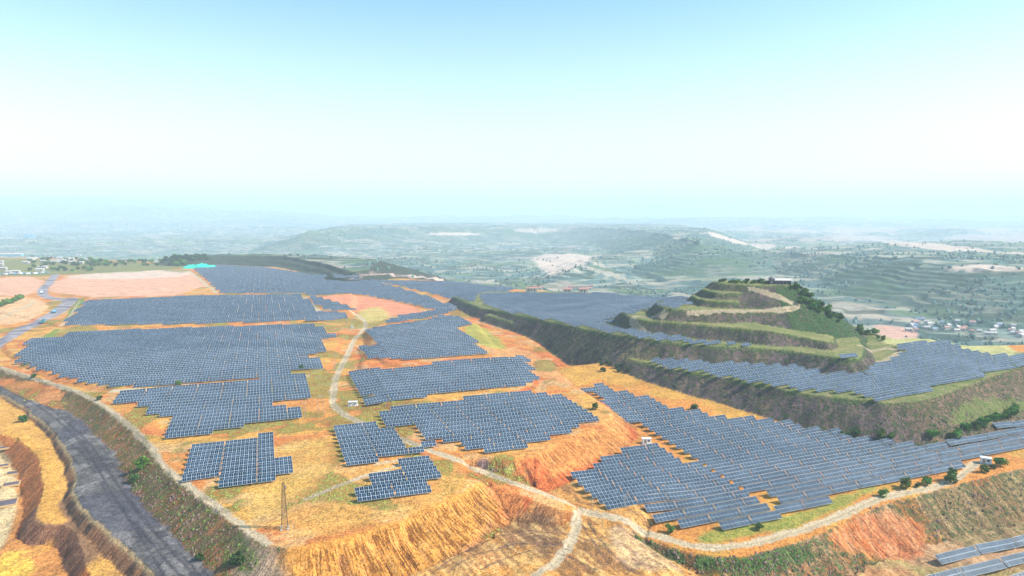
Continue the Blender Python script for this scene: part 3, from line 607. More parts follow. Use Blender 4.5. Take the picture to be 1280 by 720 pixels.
for key, desc, outl, pit, wt in BLOCKS:
    P = np.array([at(q[0], q[1], 1.6) for q in outl]); A2 = P @ EX; B2 = P @ EY
    half = TL
    L = TL if pit < 10 else 24.0
    a0 = A2.min(); b0 = B2.min() + pit * .5
    nb = int((B2.max() - b0) / pit) + 1; na = int((A2.max() - a0) / (L / 2)) + 2
    for k in range(nb):
        bb = b0 + k * pit; aa = a0 + (np.arange(na) + .5) * (L + GAP) / 2
        px = aa * EX[0] + bb * EY[0]; py = aa * EX[1] + bb * EY[1]
        _, _, ins = seg_dist(px, py, P)
        runs = []; i = 0
        while i < na:                                       # contiguous half-table slots become whole tables
            if ins[i]:
                if i + 1 < na and ins[i + 1]: runs.append((aa[i] + (L + GAP) / 4, 1.0)); i += 2
                else: runs.append((aa[i], .5)); i += 1
            else: i += 1
        for j, (ac, fr1) in enumerate(runs):
            x, y = ac * EX[0] + bb * EY[0], ac * EX[1] + bb * EY[1]
            ex = EX * 6; h0, h1, h2, h3 = hgt([x, x - ex[0], x + ex[0], x - EY[0] * 2], [y, y - ex[1], y + ex[1], y - EY[1] * 2])
            if key != 'f' and (abs(h2 - h1) > 4 or abs(h3 - h0) > 1.6): continue
            oa, ob_ = np.meshgrid(np.linspace(-14, 14, 5), np.linspace(-11, 11, 5)); hh = hgt(x + oa.ravel() * EX[0] + ob_.ravel() * EY[0], y + oa.ravel() * EX[1] + ob_.ravel() * EY[1])
            M_ = np.stack([oa.ravel(), ob_.ravel(), np.ones(25)], 1); wgt = np.abs(hh - h0) < 2.5; cf = np.linalg.lstsq(M_[wgt], hh[wgt], rcond=None)[0] if wgt.sum() > 8 else [0, 0, h0]
            h1 = cf[2] - 6 * cf[0]; h2 = cf[2] + 6 * cf[0]; h0 = cf[2]
            tables.append(dict(key=key, desc=desc, k=k, j=j, x=x, y=y, z=(h1 + h2) / 2 * .5 + h0 * .5, til=math.atan2((h2 - h1) / 2, 6), L=L * fr1 + (0 if fr1 == 1 else -.0), full=fr1 == 1.0, wt=wt, D=math.hypot(x, y)))
def in_view(t):
    z = t['z'] - CAMZ; yy = t['y']; dep = yy * math.cos(PITCH) - z * math.sin(PITCH); px = 640 + FPX * t['x'] / dep; py = 360 - FPX * (z * math.cos(PITCH) + yy * math.sin(PITCH)) / dep
    return -20 < px < 1300 and py < 728
print('tables', len(tables))
tables = [t for t in tables if t['x'] < t['y'] * .95]
seen = sorted([t for t in tables if in_view(t)], key=lambda t: t['D'] / (t['L'] / 16))
near_t = seen[:300]; nid = set(id(t) for t in near_t); far_t = [t for t in tables if id(t) not in nid]
ORD = lambda n: str(n) + ('th' if 10 <= n % 100 <= 20 else {1: 'st', 2: 'nd', 3: 'rd'}.get(n % 10, 'th'))
protos = {}
rows_in = {}
for t in seen: rows_in.setdefault(t['key'], set()).add(t['k'])
cnt_in = {}
for t in seen: cnt_in.setdefault((t['key'], t['k']), []).append(t['j'])
for t in near_t:
    pk = (round(t['L'], 1), t['wt'])
    if pk not in protos:
        pr = make_table(t['L'], t['wt'], round(t['L'])); protos[pk] = (pr, kids(pr)); o = pr
    else:
        pr, ks = protos[pk]; o = pr.copy(); COL.objects.link(o)
        for ch in ks:
            c_ = ch.copy(); COL.objects.link(c_); c_.parent = o
    rk = sorted(rows_in[t['key']]).index(t['k']) + 1; jk = sorted(cnt_in[(t['key'], t['k'])]).index(t['j']) + 1
    o['label'] = f"{ORD(jk)} table from left in {ORD(rk)} row from front, {t['desc']}"
    o.location = (t['x'], t['y'], t['z']); o.rotation_mode = 'XYZ'; o.rotation_euler = (0, -t['til'], ROT)
# the rest as one mass
V = []; Fq = []; UVs = []; MI = []
for t in far_t:
    T, Bt = table_geo(t['L'], t['wt']); n = len(V); L = t['L']
    ca, sa = math.cos(ROT), math.sin(ROT); ct, st_ = math.cos(t['til']), math.sin(t['til'])
    pts = list(T + Bt); fc = [(0, 1, 2, 3), (7, 6, 5, 4), (0, 4, 5, 1), (1, 5, 6, 2), (2, 6, 7, 3), (3, 7, 4, 0)]
    mi = [0, 1, 1, 1, 1, 1]; nm = round(L); u = [(0, 0), (nm, 0), (nm, 2), (0, 2)] + [(0, 0)] * 20
    if t['D'] < 900:
        for q in (-.35, .35):
            for yy, zz in ((-.8, 1.4), (.8, 2.4)):
                k0 = len(pts); xx = q * L; pts += [(xx - .08, yy, -.5), (xx + .08, yy, -.5), (xx + .08, yy, zz), (xx - .08, yy, zz)]; fc.append((k0, k0 + 1, k0 + 2, k0 + 3)); mi.append(1); u += [(0, 0)] * 4
    for p in pts:
        x, y, z = p[0] * ct - p[2] * st_ * 0, p[1], p[2] + p[0] * st_
        V.append((t['x'] + x * ca - y * sa, t['y'] + x * sa + y * ca, t['z'] + z))
    for f in fc: Fq.append([n + i for i in f])
    UVs += u; MI += mi
V = np.array(V, np.float32); Fq = np.array(Fq, np.int32)
me = bpy.data.meshes.new('distant_solar_tables'); me.vertices.add(len(V)); me.loops.add(Fq.size); me.polygons.add(len(Fq))
me.vertices.foreach_set('co', V.ravel()); me.loops.foreach_set('vertex_index', Fq.ravel()); me.polygons.foreach_set('loop_start', np.arange(0, Fq.size, 4, dtype=np.int32))
me.polygons.foreach_set('material_index', np.array(MI, np.int32)); me.update(calc_edges=True)
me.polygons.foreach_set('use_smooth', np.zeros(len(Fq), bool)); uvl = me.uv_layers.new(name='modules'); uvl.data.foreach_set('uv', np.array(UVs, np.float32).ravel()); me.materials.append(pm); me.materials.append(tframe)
o = bpy.data.objects.new('distant_solar_tables', me); COL.objects.link(o); o['kind'] = 'stuff'; o['label'] = 'thousands of farther blue solar tables in rows across the terraces'; o['category'] = 'solar tables'
print('near', len(near_t), 'far', len(far_t))

# ---- plants
def leafmat(name, c1, c2):
    m, nt, b = newmat(name); tc = N(nt, 'ShaderNodeTexCoord'); nz = noise(nt, tc.outputs['Object'], 1.3, 3)
    oi = N(nt, 'ShaderNodeObjectInfo'); f = maprange(nt, nz, .35, .65); cc = mixrgb(nt, f, c1, c2)
    hs = N(nt, 'ShaderNodeHueSaturation'); nt.links.new(cc, hs.inputs['Color']); nt.links.new(maprange(nt, oi.outputs['Random'], 0, 1, .7, 1.25), hs.inputs['Value']); nt.links.new(maprange(nt, oi.outputs['Random'], 0, 1, .48, .52), hs.inputs['Hue'])
    nt.links.new(hs.outputs[0], b.inputs['Base Color']); b.inputs['Roughness'].default_value = .7; b.inputs['Specular IOR Level'].default_value = .2; return m
lf = leafmat('leaf_green', (.06, .15, .02), (.15, .27, .035)); lfd = leafmat('leaf_dark', (.035, .08, .02), (.07, .13, .03)); bark = plain('bark', (.12, .08, .05), .9)
def crown(n, rx, rz, zc, leaf, seed, lumps=7):
    g = np.random.default_rng(seed); L = g.normal(size=(lumps, 3)); L /= np.linalg.norm(L, axis=1)[:, None]; L *= g.uniform(.25, .65, (lumps, 1)); R_l = g.uniform(.35, .6, lumps)
    m = MB()
    for i in range(n):
        k = g.integers(lumps); d = g.normal(size=3); d /= np.linalg.norm(d); p = L[k] + d * R_l[k] * g.uniform(.55, 1.05)
        p = np.array([p[0] * rx, p[1] * rx, zc + p[2] * rz])
        if p[2] < .15: p[2] = .15 + g.uniform(0, .3)
        a = g.normal(size=3) + d * .2; a /= np.linalg.norm(a); bq = np.cross(a, g.normal(size=3)); bq /= np.linalg.norm(bq); s1 = leaf * g.uniform(.6, 1.3)
        m.poly([p - a * s1, p - bq * s1 * .7, p + a * s1, p + bq * s1 * .7], [(0, 1, 2, 3)])
    return m
def make_bush(name, label, cat, n, rx, rz, mat, seed, group, trunk_h=.0):
    t = thing(name, label, cat, (0, 0, 0), 0, group)
    crown(n, rx, rz, trunk_h + rz * .85, .50, seed).build('crown', mat, t)
    q = MB(); q.bar((0, 0, -.4), (0, 0, trunk_h + rz * .6), .16, 6, .09)
    for k in range(4):
        an = k * 1.6 + seed; q.bar((0, 0, trunk_h + rz * .2), (math.cos(an) * rx * .5, math.sin(an) * rx * .5, trunk_h + rz * .9), .08, 5, .03)
    q.build('trunk', bark, t); return t
BUSH = [(1132, 611, 3.3, 'round green tree beside the dirt road, between the small tree and the pair'),
        (1158, 606, 3.0, 'round green tree second left of the track junction'),
        (1189, 603, 3.9, 'wide green tree at the fork of the dirt track'),
        (1251, 583, 3.7, 'round green tree behind the white cabin'),
        (1230, 591, 2.6, 'low green bush on red soil in front of the white cabin'),
        (1241, 586, 1.8, 'small bush between white cabin and round tree'),
        (1104, 621, 2.4, 'small thin tree standing alone where the dirt road narrows'),
        (1146, 609, 1.6, 'tiny shrub squeezed between two round roadside trees'),
        (837, 666, 2.2, 'small bright bush below the lowest panel row'),
        (949, 662, 2.2, 'green bush at the inner bend of the dirt road'),
        (744, 512, 2.6, 'lone green bush on the orange verge left of the panels'),
        (868, 512, 3.2, 'green bush at the foot of the dark embankment'),
        (42, 472, 2.6, 'green bush on the bank above the dark haul road'),
        (376, 462, 3.0, 'dark green bush beside the small panel strip'),
        (223, 482, 2.2, 'small green bush on the track between two left blocks'),
        (30, 527, 3.6, 'dark bush above the orange bench road'),
        (178, 586, 3.5, 'green bush on the bank where the rubble channel ends'),
        (124, 500, 2.4, 'bush on the rim of the upper haul road bank'),
        (296, 706, 3.4, 'dark green bush at the foot of the corner slope'),
        (168, 602, 3.0, 'spreading bush halfway down the haul road bank'),
        (250, 700, 2.2, 'bush at the edge of the dark haul road')]
pa = make_bush('shrub', '', 'tree', 620, 1, 1, lf, 3, None, .1); pb = make_bush('shrub', '', 'tree', 620, 1, 1.1, lf, 9, None, .15); pc = make_bush('shrub', '', 'bush', 420, 1, .8, lfd, 14, None, .05)
# prototypes are a metre in radius; scale leaf size by rebuilding at full size
for pr in (pa, pb, pc):
    for ch in kids(pr): bpy.data.objects.remove(ch)
    bpy.data.objects.remove(pr)
pa = make_bush('tree', 'x', 'tree', 700, 3.3, 2.7, lf, 3, 'green trees and bushes near the tracks', .6); pb = make_bush('tree', 'x', 'tree', 700, 3.3, 3.0, lf, 9, 'green trees and bushes near the tracks', .6); pc = make_bush('bush', 'x', 'bush', 520, 3.3, 2.2, lfd, 14, 'green trees and bushes near the tracks', .1)
PK = {id(p): [(c, []) for c in kids(p)] for p in (pa, pb, pc)}
used = set()
def put(p, loc, rz, sc, label, group=None):
    if id(p) not in used: used.add(id(p)); o = p; o.location = loc; o.rotation_euler = (0, 0, rz); o.scale = (sc,) * 3; o['label'] = label
    else: o = copy_tree(p, loc, rz, sc, label, PK[id(p)])
    if group: o['group'] = group
    return o
for i, (px, py, r, lb) in enumerate(BUSH):
    p = pc if 'bush' in lb or 'shrub' in lb else (pa if i % 2 else pb)
    if 'bright' in lb or 'green bush' in lb and 'dark' not in lb: p = pa if i % 2 else pb
    o = put(p, P3(px, py), i * 1.3, r / 3.3, lb)
    if 'bush' in lb or 'shrub' in lb: o['category'] = 'bush'; o.name = 'bush'
for i in range(26):                     # trees along the foot of the right embankment
    f = i / 25; px = 1208 + f * 90 + random.uniform(-3, 3); py = 540 - f * 32 + random.uniform(-5, 4)
    if i > 17: px = random.uniform(1050, 1215); py = 549 + random.uniform(-6, 0)
    put((pa, pb, pc)[i % 3], P3(px, py), i * 2.1, random.uniform(.55, 1.1), 'green tree at the foot of the right embankment, above the panels', 'trees along the foot of the right embankment')
for i in range(9):
    px = random.uniform(752, 790); py = random.uniform(450, 466); put(pc, P3(px, py), i, random.uniform(.5, 1.0), 'dark green bush in the gully left of the terraces', 'bushes in the gully')
for i in range(120):                     # wooded right shoulder of the hill
    f = random.random(); px = 1000 + f * 105 + random.uniform(-14, 6); py = 362 + f * 58 + random.uniform(-4, 14) - 4
    q = at(px, py)
    if q[1] > 760: continue
    put((pa, pb, pc)[i % 3], P3(px, py), i, random.uniform(.5, 1.15), 'green tree on the wooded right shoulder of the round hill', 'trees on the shoulder of the hill')
for i in range(26):
    px = random.uniform(905, 965); py = 355.5; q = at(px, 357) + np.array([0, random.uniform(4, 22)])
    put(pc if i % 2 else pa, Vector((q[0], q[1], float(hgt(*q)[0]))), i, random.uniform(.5, .95), 'tree on the flat hilltop left of the hall', 'trees on the hilltop')
for i in range(13):
    f = i / 12; put(pa if i % 2 else pb, P3(-6 + f * 32, 387 - f * 13 + random.uniform(-1, 1)), i, 1.3, 'bright green tree in the short hedge row by the bare field', 'trees in the far left hedge row')
for i in range(110):
    px = random.uniform(36, 232); py = random.uniform(322, 340) - (0 if px < 115 else 2); px2 = px
    if px > 115: py = random.uniform(327, 333)
    put((pc, pa, pc)[i % 3], P3(px2, py), i, random.uniform(1.3, 2.3), 'dark tree in the hazy belt beyond the bare orange fields', 'trees beyond the bare fields')
for i in range(60):                     # dense strip on the far dark ridge crest
    px = random.uniform(205, 262); py = random.uniform(321, 326); put(pc, P3(px, py), i, random.uniform(1.4, 2.2), 'dark tree on the low ridge behind the green netting', 'trees on the far ridge')
for p_, nm in ((pa, 'tree'), (pb, 'tree'), (pc, 'bush')): pass

# low scrub as one mass, following the planted slopes
g = np.random.default_rng(21)
NS = 90000
jj = g.integers(0, int(np.searchsorted(ys, 760)), NS * 4); ii = g.integers(0, NI - 1, NS * 4)
vv = VEG[jj, ii]; okm = (g.random(NS * 4) < (vv - .42) * 2.2) & (SLOPE[jj, ii] > .3) & (SDT[jj, ii] > 1); jj = jj[okm][:NS]; ii = ii[okm][:NS]
xx = X[jj, ii] + g.normal(0, .8, len(jj)); yy = Y[jj, ii] + g.normal(0, .8, len(jj)); zz = hgt(xx, yy)
keep = (np.abs(xx) < yy * .8 + 20); xx, yy, zz = xx[keep], yy[keep], zz[keep]; n = len(xx)
rr = g.uniform(.2, .62, n) * (1 + .5 * (fbm(xx, yy, 15, 2, 5) > .55)); an = g.uniform(0, 6.28, n)
VV = np.zeros((n, 6, 3), np.float32)
for k in range(5):
    a = an + k * 1.2566; rad = rr * g.uniform(.7, 1.2, n); VV[:, k] = np.stack([xx + np.cos(a) * rad, yy + np.sin(a) * rad, zz - .15 - .35 * 0], 1)
VV[:, 5] = np.stack([xx + g.normal(0, .15, n), yy + g.normal(0, .15, n), zz + rr * g.uniform(.6, 1.2, n)], 1)
fi = np.array([(k, (k + 1) % 5, 5) for k in range(5)]); FF = (np.arange(n)[:, None, None] * 6 + fi[None]).reshape(-1, 3).astype(np.int32)
me = bpy.data.meshes.new('scrub'); me.vertices.add(n * 6); me.loops.add(FF.size); me.polygons.add(len(FF)); me.vertices.foreach_set('co', VV.ravel()); me.loops.foreach_set('vertex_index', FF.ravel()); me.polygons.foreach_set('loop_start', np.arange(0, FF.size, 3, dtype=np.int32)); me.update(calc_edges=True)
me.polygons.foreach_set('use_smooth', np.zeros(len(FF), bool)); a_ = me.attributes.new('tuft', 'FLOAT_VECTOR', 'POINT'); jg = np.clip(jj[keep], 0, NJ - 1); ig = ii[keep]
base_c = VC[jg, ig] * g.uniform(.7, 1.5, (n, 1)) ; brown = g.random(n) < .55; base_c[brown] = np.array([.20, .12, .10]) * g.uniform(.6, 1.4, (brown.sum(), 1))
a_.data.foreach_set('vector', np.repeat(base_c, 6, 0).astype(np.float32).ravel())
sm, nt, b = newmat('scrub'); aa_ = N(nt, 'ShaderNodeAttribute', attribute_name='tuft'); nt.links.new(aa_.outputs[0], b.inputs['Base Color']); b.inputs['Roughness'].default_value = .9; me.materials.append(sm)
o = bpy.data.objects.new('scrub', me); COL.objects.link(o); o['kind'] = 'stuff'; o['label'] = 'low dry scrub covering the embankments'
print('scrub', n)

# valley woodland as one mass of small crowns
NW = 10000
yw = np.exp(g.uniform(math.log(820), math.log(5200), NW * 3)); xw = g.uniform(-.85, .85, NW * 3) * yw
jw = np.clip(np.searchsorted(ys, yw), 0, NJ - 1); iw = np.clip(((xw / Wd(yw) + 1) / 2 * (NI - 1)).astype(int), 0, NI - 1)
wm = fbm(xw / 1.8, yw, 130, 4, 211); okw = V_[jw, iw] & (wm > .55) & (C[jw, iw, 0] < .3) & (OWN[jw, iw] != ID['K1']) & (g.random(NW * 3) < .75); okw |= V_[jw, iw] & (TREAD[jw, iw] > .6) & (g.random(NW * 3) < .10)
xw, yw = xw[okw][:NW], yw[okw][:NW]; n = len(xw); zw = hgt(xw, yw); rw = g.uniform(1.3, 3.5, n) * (1 + yw / 6000)
VV = np.zeros((n, 11, 3), np.float32); an = g.uniform(0, 6.28, n)
for k in range(5):
    a = an + k * 1.2566
    VV[:, k] = np.stack([xw + np.cos(a) * rw * g.uniform(.6, 1.1, n), yw + np.sin(a) * rw * g.uniform(.6, 1.1, n), zw - .5], 1)
    VV[:, 5 + k] = np.stack([xw + np.cos(a + .5) * rw * g.uniform(.5, 1.1, n), yw + np.sin(a + .5) * rw * g.uniform(.5, 1.1, n), zw + rw * g.uniform(.8, 1.3, n)], 1)
VV[:, 10] = np.stack([xw, yw, zw + rw * g.uniform(1.5, 2.1, n)], 1)
fi = np.array([(k, (k + 1) % 5, 5 + k) for k in range(5)] + [((k + 1) % 5, 5 + (k + 1) % 5, 5 + k) for k in range(5)] + [(5 + k, 5 + (k + 1) % 5, 10) for k in range(5)])
FF = (np.arange(n)[:, None, None] * 11 + fi[None]).reshape(-1, 3).astype(np.int32)
me = bpy.data.meshes.new('woodland'); me.vertices.add(n * 11); me.loops.add(FF.size); me.polygons.add(len(FF)); me.vertices.foreach_set('co', VV.ravel()); me.loops.foreach_set('vertex_index', FF.ravel()); me.polygons.foreach_set('loop_start', np.arange(0, FF.size, 3, dtype=np.int32)); me.update(calc_edges=True)
me.polygons.foreach_set('use_smooth', np.zeros(len(FF), bool)); a_ = me.attributes.new('tuft', 'FLOAT_VECTOR', 'POINT')
a_.data.foreach_set('vector', np.repeat(np.array([.09, .15, .12]) * g.uniform(.6, 1.6, (n, 1)), 11, 0).astype(np.float32).ravel()); me.materials.append(sm)
o = bpy.data.objects.new('woodland', me); COL.objects.link(o); o['kind'] = 'stuff'; o['label'] = 'hazy scattered woodland across the terraced valley'

# ---- lattice tower
def lattice(loc):
    t = thing('lattice_tower', 'slender rusty lattice tower standing alone in the dry grass', 'tower', loc, .3)
    rust = plain('rusty_steel', (.13, .09, .06), .7, .3); Ht = 19.0
    def corner(k, z):
        w_ = 1.75 - 1.15 * z / Ht; a = k * math.pi / 2 + math.pi / 4; return (math.cos(a) * w_, math.sin(a) * w_, z)
    for k in range(4): MB().bar(corner(k, 0), corner(k, Ht), .11, 5).build('tower_leg', rust, t)
    m = MB(); lv = [0, 2.6, 5, 7.2, 9.2, 11, 12.7, 14.2, 15.6, 16.9, 18, 19]
    for a, b_ in zip(lv[:-1], lv[1:]):
        for k in range(4):
            m.bar(corner(k, a), corner((k + 1) % 4, b_), .055, 4); m.bar(corner((k + 1) % 4, a), corner(k, b_), .055, 4); m.bar(corner(k, b_), corner((k + 1) % 4, b_), .05, 4)
    m.build('bracing', rust, t)
    m = MB(); m.bar((0, 0, Ht - .2), (0, 0, Ht + 2.2), .06, 5); m.build('mast', rust, t)
    m = MB(); m.box((.7, .2, 17), (.5, .5, 1.4)); m.build('equipment_box', steel, t)
    m = MB()
    for k in range(4): p = corner(k, 0); m.box((p[0], p[1], .15), (.9, .9, .7))
    m.build('footing', conc, t)
lattice(P3(356, 661))
# ---- poles
def pole(px, py, h, label, twin=False):
    t = thing('utility_pole', label, 'pole', P3(px, py), .1, 'utility poles in the solar farm')
    wood = plain('weathered_pole', (.34, .30, .25), .9)
    if twin:
        for s_ in (-1.6, 1.6): MB().bar((s_, 0, -.5), (s_, 0, h), .17, 6, .11).build('post', wood, t)
        MB().box((0, 0, h - 1.0), (4.4, .15, .18)).build('crossarm', galv, t)
    else:
        MB().bar((0, 0, -.5), (0, 0, h), .17, 6, .11).build('post', wood, t)
        MB().box((0, 0, h - .8), (2.0, .13, .15)).build('crossarm', galv, t)
    m = MB()
    for s_ in (-.8, 0, .8): m.bar((s_, 0, h - .9), (s_, 0, h - .45), .07, 5)
    m.build('insulator', white, t)
pole(401, 517, 12, 'pair of joined poles with one crossarm beside the dirt road', True)
pole(419, 463, 14, 'single tall pole left of the dirt road bend')
pole(434, 411, 11, 'single thin pole beside the small white box')
pole(381, 523, 11, 'thin pole on the orange ground, left of the joined poles')
pole(781, 634, 6, 'short grey post beside the road junction'); pole(740, 635, 5, 'short leaning post on the verge of the panel field')
# ---- cabinets
def cabinet(px, py, rz, L, Wd_, Hh, label, n=1, roof=None):
    t = thing('equipment_cabin', label, 'cabin', P3(px, py), rz, 'white equipment cabins')
    for k in range(n):
        x = (k - (n - 1) / 2) * (L + .5)
        bd = MB().box((x, 0, Hh / 2 + .2), (L, Wd_, Hh)).build('cabin_body', white, t)
        MB().box((x, 0, Hh + .29), (L + .3, Wd_ + .3, .16)).build('roof', roof or white, t)
        dr = MB().box((x - L * .2, -Wd_ / 2 - .03, Hh * .45 + .2), (L * .28, .05, Hh * .75)).build('door', steel, t)
        MB().box((x + L * .2, -Wd_ / 2 - .03, Hh * .6 + .2), (L * .28, .05, Hh * .35)).build('vent', glassm, t)
    MB().box((0, 0, 0), (n * (L + .5) + .6, Wd_ + .8, .5)).build('plinth', conc, t)
bluew = plain('blue_grey_panel', (.25, .32, .48), .5)
cabinet(441, 507, .12, 2.6, 2.4, 2.5, 'twin white cabinets at the bend of the dirt road', 2)
cabinet(808, 554, .1, 5.2, 2.6, 2.8, 'white cabin at the head of the gap between right fields')
cabinet(1232, 579, -.5, 5.0, 3.0, 3.0, 'white cabin with pale wall at the far end of the right road')
cabinet(440, 410, .2, 2.4, 1.8, 2.0, 'tiny white box beside the road near the red clearing')
# ---- hilltop hall
roofm = plain('pale_roof', (.55, .50, .44), .8); brickm = plain('dark_brick', (.11, .10, .11), .9, 0, .2, 1)
q = at(981, 357.5); zq = float(hgt(q[0], q[1] + 6)[0])
t = thing('hilltop_hall', 'long dark hall with pale pitched roof on the hilltop', 'building', (q[0], q[1] + 6, zq), -.12)
MB().box((0, 0, 1.9), (14, 6, 3.8)).build('wall', brickm, t)
m = MB(); m.poly([(-7.8, -3.9, 3.7), (7.8, -3.9, 3.7), (7.8, 3.9, 3.7), (-7.8, 3.9, 3.7), (-6.2, 0, 5.6), (6.2, 0, 5.6)], [(0, 1, 5, 4), (2, 3, 4, 5), (0, 4, 3), (1, 2, 5), (3, 2, 1, 0)]); rf = m.build('roof', roofm, t)
MB().box((0, 0, 5.7), (12.6, .35, .35)).build('ridge', brickm, rf)
for k in range(4): MB().box((-5 + k * 3.2, -3.03, 1.9), (1.3, .08, 1.5)).build('window', glassm, t)
MB().box((6.0, -3.03, 1.2), (1.1, .08, 2.2)).build('door', glassm, t)
t = thing('gate_tower', 'small dark tower with pointed roof beside the hilltop hall', 'tower', (q[0] - 10.5, q[1] + 5, zq), .2)
MB().box((0, 0, 2.6), (3.2, 3.2, 5.2)).build('wall', brickm, t)
MB().poly([(-2.2, -2.2, 5.1), (2.2, -2.2, 5.1), (2.2, 2.2, 5.1), (-2.2, 2.2, 5.1), (0, 0, 7.2)], [(0, 1, 4), (1, 2, 4), (2, 3, 4), (3, 0, 4), (3, 2, 1, 0)]).build('roof', brickm, t)
# ---- houses of the far villages
wl = plain('lime_wall', (.48, .43, .40), .8, 0, .15, .3); rr_ = plain('red_roof', (.42, .20, .16), .8); rb_ = plain('blue_roof', (.16, .25, .40), .6)
def make_house(L, W2, Hh, rm, label, group, name='house', cat='house'):
    t = thing(name, label, cat, (0, 0, 0), 0, group); MB().box((0, 0, Hh / 2 - .5), (L, W2, Hh + 1)).build('wall', wl, t)
    MB().poly([(-L / 2 - .5, -W2 / 2 - .6, Hh), (L / 2 + .5, -W2 / 2 - .6, Hh), (L / 2 + .5, W2 / 2 + .6, Hh), (-L / 2 - .5, W2 / 2 + .6, Hh), (-L / 2 - .5, 0, Hh + W2 * .3), (L / 2 + .5, 0, Hh + W2 * .3)], [(0, 1, 5, 4), (2, 3, 4, 5), (0, 4, 3), (1, 2, 5), (3, 2, 1, 0)]).build('roof', rm, t)
    MB().box((-L * .2, -W2 / 2 - .04, Hh * .5), (L * .14, .08, Hh * .35)).build('window', glassm, t); MB().box((L * .15, -W2 / 2 - .04, Hh * .4), (L * .1, .08, Hh * .7)).build('door', glassm, t); return t
h1 = make_house(16, 9, 5, wl, 'pale flat-toned house in the valley village behind the right terrace', 'houses of the valley village')
h2 = make_house(14, 8, 6, rr_, 'red roofed house in the valley village behind the right terrace', 'red roofed village houses')
h3 = make_house(18, 8, 5, rb_, 'blue roofed shed in the valley village behind the right terrace', 'blue roofed village sheds')
h4 = make_house(18, 9, 5, wl, 'pale low building among the trees of the far left settlement', 'buildings of the far left settlement')
KH = {id(p): [(c, kids(c)) for c in kids(p)] for p in (h1, h2, h3, h4)}; usedh = set()
def puth(p, px, py, rz, sc):
    if id(p) not in usedh: usedh.add(id(p)); p.location = P3(px, py); p.rotation_euler = (0, 0, rz); p.scale = sc
    else: copy_tree(p, P3(px, py), rz, sc, None, KH[id(p)])
random.seed(11)
for i in range(44):
    px = random.uniform(1130, 1279); py = random.uniform(399, 414) + (px - 1130) * .05
    puth((h1, h2, h1, h3, h1, h2, h1)[i % 7], px, py, random.uniform(-.4, .4), (random.uniform(.35, .8),) * 2 + (.8,))
for i in range(30):
    px = random.uniform(0, 120); py = random.uniform(322, 343)
    if px > 60: py = random.uniform(318, 330)
    puth(h4, px, py, random.uniform(-.3, .3), (random.uniform(.5, 1.2),) * 2 + (.8,))
for i in range(14):
    puth(h2, random.uniform(660, 760), random.uniform(358, 366), 0, (.8, .8, .8))
cy_ = plain('turquoise_wall', (.10, .50, .55), .6); pk = plain('pink_roof', (.62, .40, .34), .7)
p = P3(14, 320); t = thing('factory_hall', 'long turquoise factory hall with pink roof at the far left', 'factory', p, .05)
MB().box((0, 0, 5), (118, 26, 12)).build('wall', cy_, t)
MB().poly([(-60, -14, 10.8), (60, -14, 10.8), (60, 14, 10.8), (-60, 14, 10.8), (-60, 0, 17), (60, 0, 17)], [(0, 1, 5, 4), (2, 3, 4, 5), (0, 4, 3), (1, 2, 5), (3, 2, 1, 0)]).build('roof', pk, t)
for k in range(10): MB().box((-52 + k * 11.5, -13.1, 5.5), (6, .3, 4)).build('window', glassm, t)
p = P3(38, 297); t = thing('warehouse', 'blue warehouse block far off in the haze at the left', 'warehouse', p, .1); blu = plain('blue_cladding', (.06, .28, .62), .6)
MB().box((0, 0, 10), (62, 30, 24)).build('wall', blu, t); MB().poly([(-32, -16, 21.9), (32, -16, 21.9), (32, 16, 21.9), (-32, 16, 21.9), (-32, 0, 28), (32, 0, 28)], [(0, 1, 5, 4), (2, 3, 4, 5), (0, 4, 3), (1, 2, 5), (3, 2, 1, 0)]).build('roof', blu, t)
MB().box((8, -15.1, 6), (8, .3, 10)).build('door', white, t)
p = P3(196, 325); t = thing('chimney', 'thin white chimney rising from the hazy tree belt', 'chimney', p); MB().bar((0, 0, -1), (0, 0, 15), 1.6, 10, 1.1).build('stack', white, t); MB().bar((0, 0, 14), (0, 0, 15.6), 1.35, 10).build('rim', steel, t)
# ---- green netting mound
nm_, nt, b = newmat('green_netting'); b.inputs['Base Color'].default_value = (.0, .52, .36, 1); b.inputs['Roughness'].default_value = .8
q = at(243, 336); bm = bmesh.new(); NX, NY = 40, 18; vs = {}
for i in range(NX):
    for j in range(NY):
        u = i / (NX - 1) * 2 - 1; v = j / (NY - 1) * 2 - 1; x = q[0] + u * 34; y = q[1] + 30 + v * 26
        e = max(0, 1 - abs(u) ** 3) * max(0, 1 - abs(v) ** 2.2); gz = float(hgt(x, y)[0]); z = gz - .5 + 11 * e ** .6 * (.8 + .35 * math.sin(u * 7 + 1) * .5 + .1 * math.sin(v * 9 + u * 13))
        vs[i, j] = bm.verts.new((x, y, z))
for i in range(NX - 1):
    for j in range(NY - 1): bm.faces.new((vs[i, j], vs[i + 1, j], vs[i + 1, j + 1], vs[i, j + 1]))
me = bpy.data.meshes.new('netted_mound'); bm.to_mesh(me); bm.free(); me.materials.append(nm_); o = bpy.data.objects.new('netted_mound', me); COL.objects.link(o); o['label'] = 'long mound covered with bright turquoise netting'; o['category'] = 'netted mound'
